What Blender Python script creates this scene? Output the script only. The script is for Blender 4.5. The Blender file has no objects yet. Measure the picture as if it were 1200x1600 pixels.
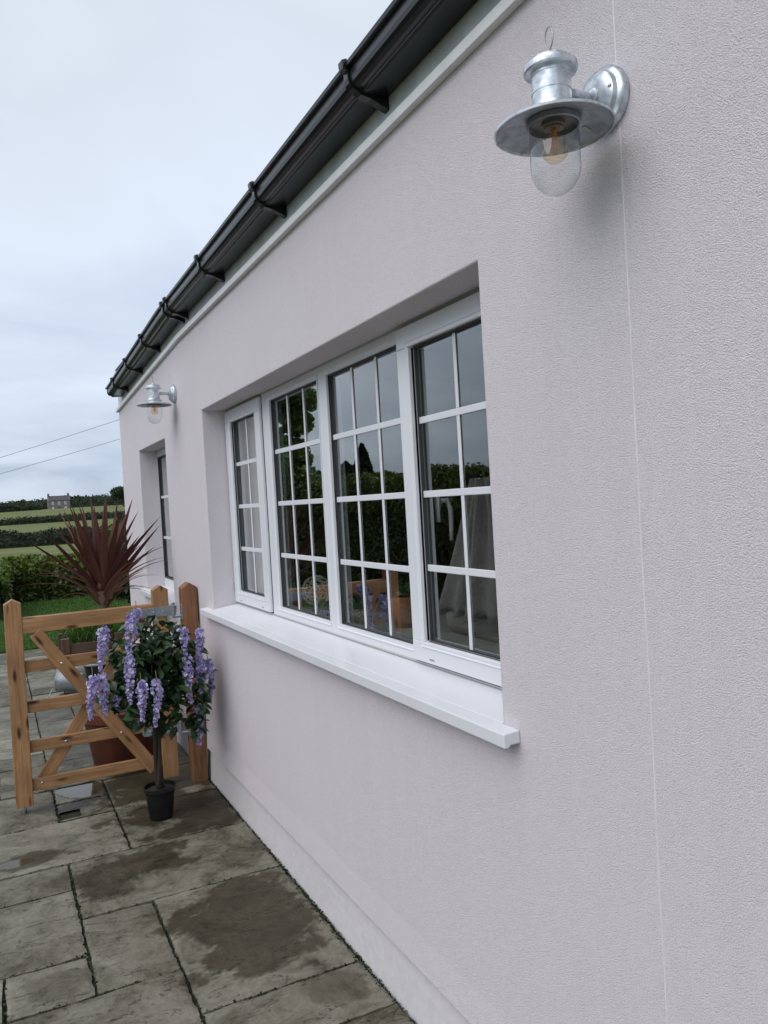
import bpy, bmesh, math, random
import numpy as np
from mathutils import Vector, Matrix, noise

# ---------------------------------------------------------------- camera, sky, sun, exposure
S = bpy.context.scene
COL = S.collection
R_ = Vector((0.894, -0.445, -0.058)); U_ = Vector((0.058, -0.012, 0.998)); F_ = Vector((0.445, 0.895, -0.015))
cam = bpy.data.cameras.new('camera'); co = bpy.data.objects.new('camera', cam); COL.objects.link(co)
F_.normalize(); R_ = (R_ - F_ * R_.dot(F_)).normalized(); U_ = R_.cross(F_)
M = Matrix((R_, U_, -F_)).transposed().to_4x4()
M.translation = Vector((-1.0632, 0.0, 1.6)); co.matrix_world = M
cam.sensor_fit = 'VERTICAL'; cam.sensor_height = 36; cam.lens = 36 * 1227.8 / 1600
cam.clip_start = 0.02; cam.clip_end = 6000
S.camera = co
S.view_settings.view_transform = 'Standard'; S.view_settings.look = 'None'
S.view_settings.gamma = 1; S.view_settings.exposure = 0.42
S.cycles.max_bounces = 10; S.cycles.transparent_max_bounces = 16
try: S.cycles.use_denoising = True
except Exception: pass

SUN_EL, SUN_AZ = math.radians(50), math.radians(-108)      # azimuth clockwise from +Y: the open garden side
W = bpy.data.worlds.new('World'); S.world = W; W.use_nodes = True
wn, wl = W.node_tree.nodes, W.node_tree.links
wn.clear()
def N(nodes, t, **k):
    n = nodes.new(t)
    for a, b in k.items():
        if a == 'inp':
            for i, v in b.items(): n.inputs[i].default_value = v
        else: setattr(n, a, b)
    return n
def ramp(nodes, stops, interp='LINEAR'):
    n = nodes.new('ShaderNodeValToRGB'); n.color_ramp.interpolation = interp
    e = n.color_ramp.elements
    while len(e) > 1: e.remove(e[-1])
    e[0].position, e[0].color = stops[0][0], (*stops[0][1], 1)
    for p, c in stops[1:]:
        x = e.new(p); x.color = (*c, 1)
    return n
sky = N(wn, 'ShaderNodeTexSky', sky_type='NISHITA', sun_disc=False, sun_elevation=SUN_EL, sun_rotation=SUN_AZ)
tc = N(wn, 'ShaderNodeTexCoord')
sep = N(wn, 'ShaderNodeSeparateXYZ'); wl.new(tc.outputs['Generated'], sep.inputs[0])
# project the view direction onto a cloud layer so that the clouds flatten towards the horizon
mz = N(wn, 'ShaderNodeMath', operation='MAXIMUM', inp={1: 0.0}); wl.new(sep.outputs[2], mz.inputs[0])
az = N(wn, 'ShaderNodeMath', operation='ADD', inp={1: 0.16}); wl.new(mz.outputs[0], az.inputs[0])
dx = N(wn, 'ShaderNodeMath', operation='DIVIDE'); wl.new(sep.outputs[0], dx.inputs[0]); wl.new(az.outputs[0], dx.inputs[1])
dy = N(wn, 'ShaderNodeMath', operation='DIVIDE'); wl.new(sep.outputs[1], dy.inputs[0]); wl.new(az.outputs[0], dy.inputs[1])
cb = N(wn, 'ShaderNodeCombineXYZ'); wl.new(dx.outputs[0], cb.inputs[0]); wl.new(dy.outputs[0], cb.inputs[1])
n1 = N(wn, 'ShaderNodeTexNoise', inp={'Scale': 0.9, 'Detail': 7, 'Roughness': 0.52, 'Distortion': 0.35}); wl.new(cb.outputs[0], n1.inputs[0])
# cloud brightness rises with height above the horizon and varies with the cloud noise
hm = N(wn, 'ShaderNodeMapRange', inp={1: -0.02, 2: 0.55, 3: 0.0, 4: 0.62}); wl.new(sep.outputs[2], hm.inputs[0])
nm = N(wn, 'ShaderNodeMapRange', inp={1: 0.32, 2: 0.68, 3: -0.08, 4: 0.42}); wl.new(n1.outputs[0], nm.inputs[0])
sm = N(wn, 'ShaderNodeMath', operation='ADD'); wl.new(hm.outputs[0], sm.inputs[0]); wl.new(nm.outputs[0], sm.inputs[1])
cr = ramp(wn, [(0.0, (0.31, 0.38, 0.49)), (0.16, (0.41, 0.485, 0.60)), (0.3, (0.51, 0.575, 0.69)), (0.54, (0.63, 0.695, 0.80)), (0.8, (0.59, 0.64, 0.72)), (1.0, (0.65, 0.70, 0.78))])
wl.new(sm.outputs[0], cr.inputs[0])
bg1 = N(wn, 'ShaderNodeBackground', inp={1: 0.07}); wl.new(sky.outputs[0], bg1.inputs[0])
bg2 = N(wn, 'ShaderNodeBackground', inp={1: 1.0}); wl.new(cr.outputs[0], bg2.inputs[0])
mx = N(wn, 'ShaderNodeMixShader', inp={0: 0.88}); wl.new(bg1.outputs[0], mx.inputs[1]); wl.new(bg2.outputs[0], mx.inputs[2])
wo = N(wn, 'ShaderNodeOutputWorld'); wl.new(mx.outputs[0], wo.inputs[0])

sl = bpy.data.lights.new('sun', 'SUN'); sl.energy = 1.4; sl.angle = math.radians(60); sl.color = (1.0, 0.97, 0.93)
so = bpy.data.objects.new('sun', sl); COL.objects.link(so)
sd = Vector((math.sin(SUN_AZ) * math.cos(SUN_EL), math.cos(SUN_AZ) * math.cos(SUN_EL), math.sin(SUN_EL)))
so.rotation_euler = sd.to_track_quat('Z', 'Y').to_euler()

# ---------------------------------------------------------------- helpers
rng = random.Random(7)
NR = np.random.default_rng(11)
def origin(o):
    v = Vector((0, 0, 0))
    while o is not None:
        v += o.location; o = o.parent
    return v
def tag(o, label=None, cat=None, group=None, kind=None):
    if label: o['label'] = label
    if cat: o['category'] = cat
    if group: o['group'] = group
    if kind: o['kind'] = kind
    return o
def thing(name, label, cat, loc=(0, 0, 0), group=None):
    o = bpy.data.objects.new(name, None); COL.objects.link(o); o.location = loc
    o.empty_display_size = 0.1
    return tag(o, label, cat, group)
def link_mesh(name, me, mat, parent=None, label=None):
    o = bpy.data.objects.new(name, me); COL.objects.link(o)
    if mat: me.materials.append(mat)
    if parent: o.parent = parent
    if label: o['label'] = label
    return o
def obj(name, bm, mat, parent=None, smooth=False, bevel=0, seg=2, label=None):
    """bm holds world coordinates; the mesh is moved into the parent's space"""
    if parent is not None:
        bmesh.ops.translate(bm, verts=bm.verts, vec=-origin(parent))
    bmesh.ops.recalc_face_normals(bm, faces=bm.faces)
    me = bpy.data.meshes.new(name); bm.to_mesh(me); bm.free()
    if smooth:
        me.polygons.foreach_set('use_smooth', [True] * len(me.polygons))
        if smooth == 'auto':
            try: me.set_sharp_from_angle(angle=math.radians(38))
            except Exception: pass
    o = link_mesh(name, me, mat, parent, label)
    if bevel:
        b = o.modifiers.new('bevel', 'BEVEL'); b.width = bevel; b.segments = seg; b.limit_method = 'ANGLE'
        b.angle_limit = math.radians(40); b.harden_normals = False
    return o
def raw(name, verts, faces, mat, parent=None, tint=None, smooth=False, attrs=None):
    verts = np.asarray(verts, float)
    if parent is not None: verts = verts - np.array(origin(parent))
    me = bpy.data.meshes.new(name); me.from_pydata(verts.tolist(), [], faces if isinstance(faces, list) else faces.tolist())
    d = dict(attrs or {})
    if tint is not None: d['tint'] = tint
    for k, v in d.items():
        a = me.attributes.new(k, 'FLOAT', 'POINT'); a.data.foreach_set('value', np.asarray(v, dtype=np.float32))
    if smooth: me.polygons.foreach_set('use_smooth', [True] * len(me.polygons))
    me.update()
    return link_mesh(name, me, mat, parent)
def box(bm, x0, x1, y0, y1, z0, z1):
    v = [bm.verts.new(c) for c in ((x0,y0,z0),(x1,y0,z0),(x1,y1,z0),(x0,y1,z0),(x0,y0,z1),(x1,y0,z1),(x1,y1,z1),(x0,y1,z1))]
    for f in ((0,3,2,1),(4,5,6,7),(0,1,5,4),(1,2,6,5),(2,3,7,6),(3,0,4,7)): bm.faces.new([v[i] for i in f])
    return v
def B(*a):
    bm = bmesh.new()
    for q in a: box(bm, *q)
    return bm
def prism(bm, prof, a0, a1, axis='y'):
    """extrude a closed 2-D outline. axis y: prof=(x,z); axis x: prof=(y,z); axis z: prof=(x,y)"""
    def P(p, t): return {'y': (p[0], t, p[1]), 'x': (t, p[0], p[1]), 'z': (p[0], p[1], t)}[axis]
    A = [bm.verts.new(P(p, a0)) for p in prof]; Bv = [bm.verts.new(P(p, a1)) for p in prof]
    n = len(prof)
    for i in range(n): bm.faces.new((A[i], A[(i+1) % n], Bv[(i+1) % n], Bv[i]))
    bm.faces.new(A[::-1]); bm.faces.new(Bv)
def lathe(bm, prof, c, axis='z', n=32, close=False):
    c = Vector(c); rings = []
    for r, h in prof:
        ring = []
        for i in range(n):
            a = 2 * math.pi * i / n
            ca, sa = r * math.cos(a), r * math.sin(a)
            p = {'z': (ca, sa, h), 'x': (h, ca, sa), 'y': (ca, h, sa)}[axis]
            ring.append(bm.verts.new(c + Vector(p)))
        rings.append(ring)
    for k in range(len(rings) - 1):
        for i in range(n):
            bm.faces.new((rings[k][i], rings[k][(i+1) % n], rings[k+1][(i+1) % n], rings[k+1][i]))
    if close:
        bm.faces.new(rings[0][::-1]); bm.faces.new(rings[-1])
def tube(bm, pts, r, n=8, cap=True):
    pts = [Vector(p) for p in pts]; rs = r if isinstance(r, (list, tuple)) else [r] * len(pts)
    up = Vector((0.13, 0.27, 0.95)); prev = None; rings = []
    for i, p in enumerate(pts):
        t = (pts[min(i+1, len(pts)-1)] - pts[max(i-1, 0)]).normalized()
        if prev is None:
            u = t.cross(up)
            if u.length < 0.1: u = t.cross(Vector((1, 0, 0)))
        else: u = prev - t * prev.dot(t)
        u.normalize(); v = t.cross(u); prev = u
        rings.append([bm.verts.new(p + (u * math.cos(2*math.pi*k/n) + v * math.sin(2*math.pi*k/n)) * rs[i]) for k in range(n)])
    for a, b in zip(rings, rings[1:]):
        for k in range(n): bm.faces.new((a[k], a[(k+1) % n], b[(k+1) % n], b[k]))
    if cap:
        bm.faces.new(rings[0][::-1]); bm.faces.new(rings[-1])
def copy_tree(o, parent=None):
    c = o.copy(); COL.objects.link(c); c.parent = parent
    for ch in list(o.children): copy_tree(ch, c)
    return c

# ---------------------------------------------------------------- materials
def mat(name):
    m = bpy.data.materials.new(name); m.use_nodes = True; n = m.node_tree.nodes; l = m.node_tree.links
    return m, n, l, n['Principled BSDF']
def simple(name, col, rough=0.5, metal=0.0, noise_amt=0.0, nscale=20, bump=0.0, bscale=100, spec=0.5):
    m, n, l, b = mat(name)
    b.inputs['Base Color'].default_value = (*col, 1); b.inputs['Roughness'].default_value = rough; b.inputs['Metallic'].default_value = metal
    b.inputs['Specular IOR Level'].default_value = spec
    t = N(n, 'ShaderNodeTexCoord')
    if noise_amt:
        no = N(n, 'ShaderNodeTexNoise', inp={'Scale': nscale, 'Detail': 6, 'Roughness': 0.6}); l.new(t.outputs['Object'], no.inputs[0])
        lo = tuple(max(0, c * (1 - noise_amt)) for c in col); hi = tuple(min(1, c * (1 + noise_amt)) for c in col)
        r = ramp(n, [(0.32, lo), (0.68, hi)]); l.new(no.outputs[0], r.inputs[0]); l.new(r.outputs[0], b.inputs['Base Color'])
        mr = N(n, 'ShaderNodeMapRange', inp={1: 0.3, 2: 0.7, 3: max(0.03, rough - 0.12), 4: min(1, rough + 0.12)}); l.new(no.outputs[0], mr.inputs[0]); l.new(mr.outputs[0], b.inputs['Roughness'])
    if bump:
        no = N(n, 'ShaderNodeTexNoise', inp={'Scale': bscale, 'Detail': 4}); l.new(t.outputs['Object'], no.inputs[0])
        bp = N(n, 'ShaderNodeBump', inp={'Strength': 1.0, 'Distance': bump}); l.new(no.outputs[0], bp.inputs['Height']); l.new(bp.outputs[0], b.inputs['Normal'])
    return m

def render_mat():
    m, n, l, b = mat('wall_render')
    t = N(n, 'ShaderNodeTexCoord')
    big = N(n, 'ShaderNodeTexNoise', inp={'Scale': 1.1, 'Detail': 5, 'Roughness': 0.55}); l.new(t.outputs['Object'], big.inputs[0])
    r = ramp(n, [(0.3, (0.770, 0.715, 0.755)), (0.7, (0.795, 0.742, 0.782))]); l.new(big.outputs[0], r.inputs[0])
    # rain streaks and faint damp
    mp = N(n, 'ShaderNodeMapping', inp={'Scale': (1, 9, 0.5)}); l.new(t.outputs['Object'], mp.inputs[0])
    st = N(n, 'ShaderNodeTexNoise', inp={'Scale': 1.6, 'Detail': 5, 'Roughness': 0.6}); l.new(mp.outputs[0], st.inputs[0])
    sr = ramp(n, [(0.35, (0.975, 0.975, 0.975)), (0.7, (1, 1, 1))]); l.new(st.outputs[0], sr.inputs[0])
    mu = N(n, 'ShaderNodeMix', data_type='RGBA', blend_type='MULTIPLY', inp={0: 1.0}); l.new(r.outputs[0], mu.inputs[6]); l.new(sr.outputs[0], mu.inputs[7])
    # grain: rounded aggregate of about 2-4 mm, trowelled
    g1 = N(n, 'ShaderNodeTexNoise', inp={'Scale': 370, 'Detail': 3, 'Roughness': 0.62, 'Distortion': 0.5}); l.new(t.outputs['Object'], g1.inputs[0])
    g2 = N(n, 'ShaderNodeTexVoronoi', feature='SMOOTH_F1', inp={'Scale': 430, 'Smoothness': 0.3, 'Randomness': 1.0}); l.new(t.outputs['Object'], g2.inputs[0])
    sub = N(n, 'ShaderNodeMath', operation='MULTIPLY_ADD', inp={1: -0.7}); l.new(g2.outputs[0], sub.inputs[0]); l.new(g1.outputs[0], sub.inputs[2])
    g3 = N(n, 'ShaderNodeTexNoise', inp={'Scale': 60, 'Detail': 3}); l.new(t.outputs['Object'], g3.inputs[0])
    msk = N(n, 'ShaderNodeMapRange', inp={1: 0.35, 2: 0.65, 3: 0.82, 4: 1.05}); l.new(g3.outputs[0], msk.inputs[0])
    mm = N(n, 'ShaderNodeMath', operation='MULTIPLY'); l.new(sub.outputs[0], mm.inputs[0]); l.new(msk.outputs[0], mm.inputs[1])
    bp = N(n, 'ShaderNodeBump', inp={'Strength': 1.0, 'Distance': 0.0027}); l.new(mm.outputs[0], bp.inputs['Height'])
    und = N(n, 'ShaderNodeTexNoise', inp={'Scale': 3.5, 'Detail': 2}); l.new(t.outputs['Object'], und.inputs[0])
    bp2 = N(n, 'ShaderNodeBump', inp={'Strength': 0.12, 'Distance': 0.012}); l.new(und.outputs[0], bp2.inputs['Height']); l.new(bp.outputs[0], bp2.inputs['Normal'])
    l.new(bp2.outputs[0], b.inputs['Normal'])
    # darker colour in the pits of the grain
    pr = ramp(n, [(0.0, (0.80, 0.80, 0.80)), (0.35, (1, 1, 1))]); l.new(sub.outputs[0], pr.inputs[0])
    m2 = N(n, 'ShaderNodeMix', data_type='RGBA', blend_type='MULTIPLY', inp={0: 0.8}); l.new(mu.outputs[2], m2.inputs[6]); l.new(pr.outputs[0], m2.inputs[7])
    l.new(m2.outputs[2], b.inputs['Base Color']); b.inputs['Roughness'].default_value = 0.8; b.inputs['Specular IOR Level'].default_value = 0.3
    return m
RENDER = render_mat()
PLINTH = simple('plinth_paint', (0.61, 0.585, 0.60), 0.75, noise_amt=0.05, nscale=26, bump=0.0015, bscale=60)
UPVC = simple('white_upvc', (0.70, 0.71, 0.75), 0.32)
SILLM = simple('white_sill_paint', (0.68, 0.69, 0.725), 0.38, noise_amt=0.015, nscale=1.5)
TRIM = simple('white_trim', (0.74, 0.75, 0.75), 0.45, noise_amt=0.06, nscale=14)
FASCIA = simple('fascia_paint', (0.50, 0.53, 0.54), 0.5, noise_amt=0.12, nscale=10)
SEAL = simple('seal_rubber', (0.035, 0.037, 0.04), 0.5)
SPACER = simple('spacer_bar', (0.30, 0.31, 0.33), 0.4, 0.3)
BLACKP = simple('black_plastic', (0.013, 0.014, 0.015), 0.26)
POTP = simple('black_pot_plastic', (0.010, 0.010, 0.010), 0.45, noise_amt=0.2, spec=0.3)
SLATE = simple('slate', (0.07, 0.075, 0.085), 0.6, noise_amt=0.3, nscale=5)
def galv(name, c0, c1, rough, scale=28):
    m, n, l, b = mat(name)
    t = N(n, 'ShaderNodeTexCoord')
    v = N(n, 'ShaderNodeTexVoronoi', inp={'Scale': scale * 2.5}); l.new(t.outputs['Object'], v.inputs[0])
    no = N(n, 'ShaderNodeTexNoise', inp={'Scale': scale, 'Detail': 5, 'Distortion': 1.0}); l.new(t.outputs['Object'], no.inputs[0])
    a = N(n, 'ShaderNodeMath', operation='MULTIPLY_ADD', inp={1: 0.25}); l.new(v.outputs[1], a.inputs[0]); l.new(no.outputs[0], a.inputs[2])
    r = ramp(n, [(0.42, c0), (0.72, c1)]); l.new(a.outputs[0], r.inputs[0]); l.new(r.outputs[0], b.inputs['Base Color'])
    mr = N(n, 'ShaderNodeMapRange', inp={1: 0.4, 2: 0.8, 3: rough + 0.1, 4: rough - 0.08}); l.new(a.outputs[0], mr.inputs[0]); l.new(mr.outputs[0], b.inputs['Roughness'])
    b.inputs['Metallic'].default_value = 0.7
    return m
GALV = galv('galvanised_steel', (0.38, 0.42, 0.47), (0.68, 0.73, 0.77), 0.38, 36)
GALVD = galv('galvanised_dull', (0.27, 0.30, 0.33), (0.36, 0.39, 0.42), 0.5)
WIREM = simple('wire_steel', (0.35, 0.36, 0.37), 0.35, 0.9)
def glass_mat(name, scale, base, tintc, rough=0.0):
    m, n, l, b = mat(name); n.remove(b)
    ge = N(n, 'ShaderNodeNewGeometry'); io = N(n, 'ShaderNodeMapRange', inp={1: 0.0, 2: 1.0, 3: 1.5, 4: 1 / 1.5}); l.new(ge.outputs['Backfacing'], io.inputs[0])
    fr = N(n, 'ShaderNodeFresnel'); l.new(io.outputs[0], fr.inputs[0])
    mu = N(n, 'ShaderNodeMath', operation='MULTIPLY_ADD', inp={1: scale, 2: base}, use_clamp=True); l.new(fr.outputs[0], mu.inputs[0])
    mi = N(n, 'ShaderNodeMath', operation='MINIMUM', inp={1: 0.92}); l.new(mu.outputs[0], mi.inputs[0])
    tr = N(n, 'ShaderNodeBsdfTransparent', inp={0: (*tintc, 1)}); gl = N(n, 'ShaderNodeBsdfGlossy', inp={0: (1, 1, 1, 1), 'Roughness': rough})
    mx_ = N(n, 'ShaderNodeMixShader'); l.new(mi.outputs[0], mx_.inputs[0]); l.new(tr.outputs[0], mx_.inputs[1]); l.new(gl.outputs[0], mx_.inputs[2])
    l.new(mx_.outputs[0], n['Material Output'].inputs[0])
    return m
PANE = glass_mat('window_glass', 1.55, 0.04, (0.86, 0.89, 0.88))
JAR = glass_mat('jar_glass', 1.0, 0.02, (0.93, 0.95, 0.95))
_n, _l = JAR.node_tree.nodes, JAR.node_tree.links     # light passing edge-on crosses more glass
_w = N(_n, 'ShaderNodeLayerWeight', inp={0: 0.5}); _r = ramp(_n, [(0.0, (.96, .975, .975)), (0.70, (.90, .92, .93)), (0.90, (.55, .60, .62)), (1.0, (.35, .40, .42))])
_l.new(_w.outputs['Facing'], _r.inputs[0]); _l.new(_r.outputs[0], [q for q in _n if q.type == 'BSDF_TRANSPARENT'][0].inputs[0])
def wood_mat(name, dark, mid, light, dirt=0.5):
    m, n, l, b = mat(name)
    t = N(n, 'ShaderNodeTexCoord'); oi = N(n, 'ShaderNodeObjectInfo')
    ad = N(n, 'ShaderNodeVectorMath', operation='SCALE', inp={0: (7.3, 3.1, 5.7)}); l.new(oi.outputs['Random'], ad.inputs[3])
    a2 = N(n, 'ShaderNodeVectorMath', operation='ADD'); l.new(t.outputs['Object'], a2.inputs[0]); l.new(ad.outputs[0], a2.inputs[1])
    mp = N(n, 'ShaderNodeMapping', inp={'Scale': (1.4, 22, 22)}); l.new(a2.outputs[0], mp.inputs[0])
    g = N(n, 'ShaderNodeTexNoise', inp={'Scale': 2.2, 'Detail': 8, 'Roughness': 0.62, 'Distortion': 0.8}); l.new(mp.outputs[0], g.inputs[0])
    r = ramp(n, [(0.25, dark), (0.5, mid), (0.75, light)]); l.new(g.outputs[0], r.inputs[0])
    mk = N(n, 'ShaderNodeMapping', inp={'Scale': (3.2, 11, 11)}); l.new(a2.outputs[0], mk.inputs[0])
    kn = N(n, 'ShaderNodeTexVoronoi', inp={'Scale': 1.6, 'Randomness': 1.0}); l.new(mk.outputs[0], kn.inputs[0])
    kr = ramp(n, [(0.10, (0.16, 0.11, 0.08)), (0.17, (0.6, 0.5, 0.42)), (0.24, (1, 1, 1))]); l.new(kn.outputs[0], kr.inputs[0])
    mu = N(n, 'ShaderNodeMix', data_type='RGBA', blend_type='MULTIPLY', inp={0: 1.0}); l.new(r.outputs[0], mu.inputs[6]); l.new(kr.outputs[0], mu.inputs[7])
    w = N(n, 'ShaderNodeTexNoise', inp={'Scale': 5, 'Detail': 4}); l.new(a2.outputs[0], w.inputs[0])
    wr = ramp(n, [(0.35, (1 - dirt * 0.5,) * 3), (0.65, (1, 1, 1))]); l.new(w.outputs[0], wr.inputs[0])
    m2 = N(n, 'ShaderNodeMix', data_type='RGBA', blend_type='MULTIPLY', inp={0: 1.0}); l.new(mu.outputs[2], m2.inputs[6]); l.new(wr.outputs[0], m2.inputs[7])
    l.new(m2.outputs[2], b.inputs['Base Color']); b.inputs['Roughness'].default_value = 0.62
    bp = N(n, 'ShaderNodeBump', inp={'Strength': 0.5, 'Distance': 0.0015}); l.new(g.outputs[0], bp.inputs['Height']); l.new(bp.outputs[0], b.inputs['Normal'])
    return m
WOOD = wood_mat('gate_wood', (0.22, 0.105, 0.035), (0.39, 0.205, 0.09), (0.51, 0.30, 0.15))
WOODR = wood_mat('post_wood', (0.14, 0.055, 0.025), (0.25, 0.11, 0.052), (0.33, 0.165, 0.08))
WOODD = wood_mat('planter_wood', (0.06, 0.035, 0.022), (0.11, 0.065, 0.04), (0.17, 0.11, 0.07))
def leaf_mat(name, c0, c1, rough=0.45, trans=0.25, nscale=3.0):
    """c0..c1 chosen by the per-leaf 'tint' attribute (leaf age; on hedges also a painted lit top), plus a slow drift through the plant"""
    m, n, l, b = mat(name)
    a = N(n, 'ShaderNodeAttribute', attribute_name='tint')
    t = N(n, 'ShaderNodeTexCoord'); no = N(n, 'ShaderNodeTexNoise', inp={'Scale': nscale, 'Detail': 3}); l.new(t.outputs['Object'], no.inputs[0])
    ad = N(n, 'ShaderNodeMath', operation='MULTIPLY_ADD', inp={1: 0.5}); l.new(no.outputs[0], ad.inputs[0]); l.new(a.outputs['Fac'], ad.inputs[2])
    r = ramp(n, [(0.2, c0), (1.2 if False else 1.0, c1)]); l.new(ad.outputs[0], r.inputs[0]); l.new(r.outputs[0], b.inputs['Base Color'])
    b.inputs['Roughness'].default_value = rough
    if trans:
        tl = N(n, 'ShaderNodeBsdfTranslucent'); l.new(r.outputs[0], tl.inputs[0])
        mx_ = N(n, 'ShaderNodeMixShader', inp={0: trans}); l.new(b.outputs[0], mx_.inputs[1]); l.new(tl.outputs[0], mx_.inputs[2]); l.new(mx_.outputs[0], n['Material Output'].inputs[0])
    return m
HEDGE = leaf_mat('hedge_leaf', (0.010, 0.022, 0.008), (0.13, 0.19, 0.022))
DHEDGE = leaf_mat('dark_hedge_leaf', (0.006, 0.012, 0.006), (0.030, 0.055, 0.015))
TREEL = leaf_mat('tree_leaf', (0.035, 0.08, 0.015), (0.17, 0.27, 0.06))
FARL = leaf_mat('far_leaf', (0.018, 0.030, 0.016), (0.065, 0.090, 0.040), 0.8, nscale=0.2)
CORD = leaf_mat('cordyline_leaf', (0.060, 0.014, 0.009), (0.26, 0.14, 0.09), 0.55, 0.12)
WISL = leaf_mat('wisteria_leaf', (0.008, 0.024, 0.012), (0.06, 0.12, 0.045), 0.35, 0.15, 12)
PETAL = leaf_mat('lavender_petal', (0.24, 0.18, 0.50), (0.82, 0.78, 0.97), 0.6, 0.3, 30)
GRASSM = leaf_mat('grass_blade', (0.03, 0.07, 0.012), (0.10, 0.19, 0.03), 0.5, 0.25)
BARK = simple('bark', (0.075, 0.05, 0.035), 0.9, noise_amt=0.45, nscale=25, bump=0.004, bscale=60)
TERRA = simple('terracotta', (0.125, 0.035, 0.02), 0.6, noise_amt=0.3, nscale=9, bump=0.001, bscale=60)
SOIL = simple('soil', (0.025, 0.018, 0.012), 0.95, noise_amt=0.5, nscale=40, bump=0.01, bscale=60)

def paving_mat():
    m, n, l, b = mat('sandstone_paving')
    t = N(n, 'ShaderNodeTexCoord'); tint = N(n, 'ShaderNodeAttribute', attribute_name='tint'); wet = N(n, 'ShaderNodeAttribute', attribute_name='wet')
    no = N(n, 'ShaderNodeTexNoise', inp={'Scale': 4.5, 'Detail': 10, 'Roughness': 0.66, 'Distortion': 0.7}); l.new(t.outputs['Object'], no.inputs[0])
    n5 = N(n, 'ShaderNodeTexNoise', inp={'Scale': 38, 'Detail': 6, 'Roughness': 0.7, 'Distortion': 0.5}); l.new(t.outputs['Object'], n5.inputs[0])
    a5 = N(n, 'ShaderNodeMath', operation='MULTIPLY_ADD', inp={1: 0.42, 2: -0.21}); l.new(n5.outputs[0], a5.inputs[0])
    a6 = N(n, 'ShaderNodeMath', operation='ADD'); l.new(no.outputs[0], a6.inputs[0]); l.new(a5.outputs[0], a6.inputs[1])
    ad = N(n, 'ShaderNodeMath', operation='ADD'); l.new(a6.outputs[0], ad.inputs[0]); l.new(tint.outputs['Fac'], ad.inputs[1])
    r = ramp(n, [(0.28, (0.068, 0.060, 0.038)), (0.42, (0.140, 0.130, 0.096)), (0.58, (0.205, 0.194, 0.152)), (0.85, (0.31, 0.295, 0.245))]); l.new(ad.outputs[0], r.inputs[0])
    # algae tint
    al = N(n, 'ShaderNodeTexNoise', inp={'Scale': 2.3, 'Detail': 6, 'Roughness': 0.7}); l.new(t.outputs['Object'], al.inputs[0])
    ar = N(n, 'ShaderNodeMapRange', inp={1: 0.55, 2: 0.72, 3: 0.0, 4: 0.65}); l.new(al.outputs[0], ar.inputs[0])
    m1 = N(n, 'ShaderNodeMix', data_type='RGBA', inp={7: (0.045, 0.050, 0.022, 1)}); l.new(ar.outputs[0], m1.inputs[0]); l.new(r.outputs[0], m1.inputs[6])
    # pale lichen specks and dark pits
    sp = N(n, 'ShaderNodeTexVoronoi', inp={'Scale': 17, 'Randomness': 1.0}); l.new(t.outputs['Object'], sp.inputs[0])
    spr = N(n, 'ShaderNodeMapRange', inp={1: 0.10, 2: 0.03, 3: 0.0, 4: 0.55}); l.new(sp.outputs[0], spr.inputs[0])
    m1b = N(n, 'ShaderNodeMix', data_type='RGBA', inp={7: (0.24, 0.23, 0.20, 1)}); l.new(spr.outputs[0], m1b.inputs[0]); l.new(m1.outputs[2], m1b.inputs[6])
    # riven layers: thin dark ledges
    mp = N(n, 'ShaderNodeMapping', inp={'Scale': (2.0, 5.5, 1), 'Rotation': (0, 0, 0.25)}); l.new(t.outputs['Object'], mp.inputs[0])
    le = N(n, 'ShaderNodeTexNoise', inp={'Scale': 2.4, 'Detail': 7, 'Roughness': 0.6, 'Distortion': 1.2}); l.new(mp.outputs[0], le.inputs[0])
    la = N(n, 'ShaderNodeMath', operation='SUBTRACT', inp={1: 0.58}); l.new(le.outputs[0], la.inputs[0])
    lb = N(n, 'ShaderNodeMath', operation='ABSOLUTE'); l.new(la.outputs[0], lb.inputs[0])
    lr = N(n, 'ShaderNodeMapRange', inp={1: 0.0, 2: 0.006, 3: 0.45, 4: 1.0}); l.new(lb.outputs[0], lr.inputs[0])
    m2 = N(n, 'ShaderNodeMix', data_type='RGBA', blend_type='MULTIPLY', inp={0: 1.0}); l.new(m1b.outputs[2], m2.inputs[6]); l.new(lr.outputs[0], m2.inputs[7])
    # water darkens the stone and makes it glossy
    wf = ramp(n, [(0.0, (1, 1, 1)), (1.0, (0.31, 0.275, 0.20))]); l.new(wet.outputs['Fac'], wf.inputs[0])
    m3 = N(n, 'ShaderNodeMix', data_type='RGBA', blend_type='MULTIPLY', inp={0: 1.0}); l.new(m2.outputs[2], m3.inputs[6]); l.new(wf.outputs[0], m3.inputs[7])
    l.new(m3.outputs[2], b.inputs['Base Color']); b.inputs['Specular IOR Level'].default_value = 0.38
    wr = N(n, 'ShaderNodeMapRange', inp={1: 0.0, 2: 1.0, 3: 0.66, 4: 0.42}); l.new(wet.outputs['Fac'], wr.inputs[0])
    w2 = N(n, 'ShaderNodeMapRange', inp={1: 1.2, 2: 1.8, 3: 0.0, 4: 0.34}); l.new(wet.outputs['Fac'], w2.inputs[0])
    ws = N(n, 'ShaderNodeMath', operation='SUBTRACT'); l.new(wr.outputs[0], ws.inputs[0]); l.new(w2.outputs[0], ws.inputs[1]); l.new(ws.outputs[0], b.inputs['Roughness'])
    hs = N(n, 'ShaderNodeMath', operation='MULTIPLY_ADD', inp={1: 0.4}); l.new(lr.outputs[0], hs.inputs[0]); l.new(a6.outputs[0], hs.inputs[2])
    bs = N(n, 'ShaderNodeMapRange', inp={1: 1.0, 2: 1.8, 3: 1.0, 4: 0.0}); l.new(wet.outputs['Fac'], bs.inputs[0])
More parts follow.
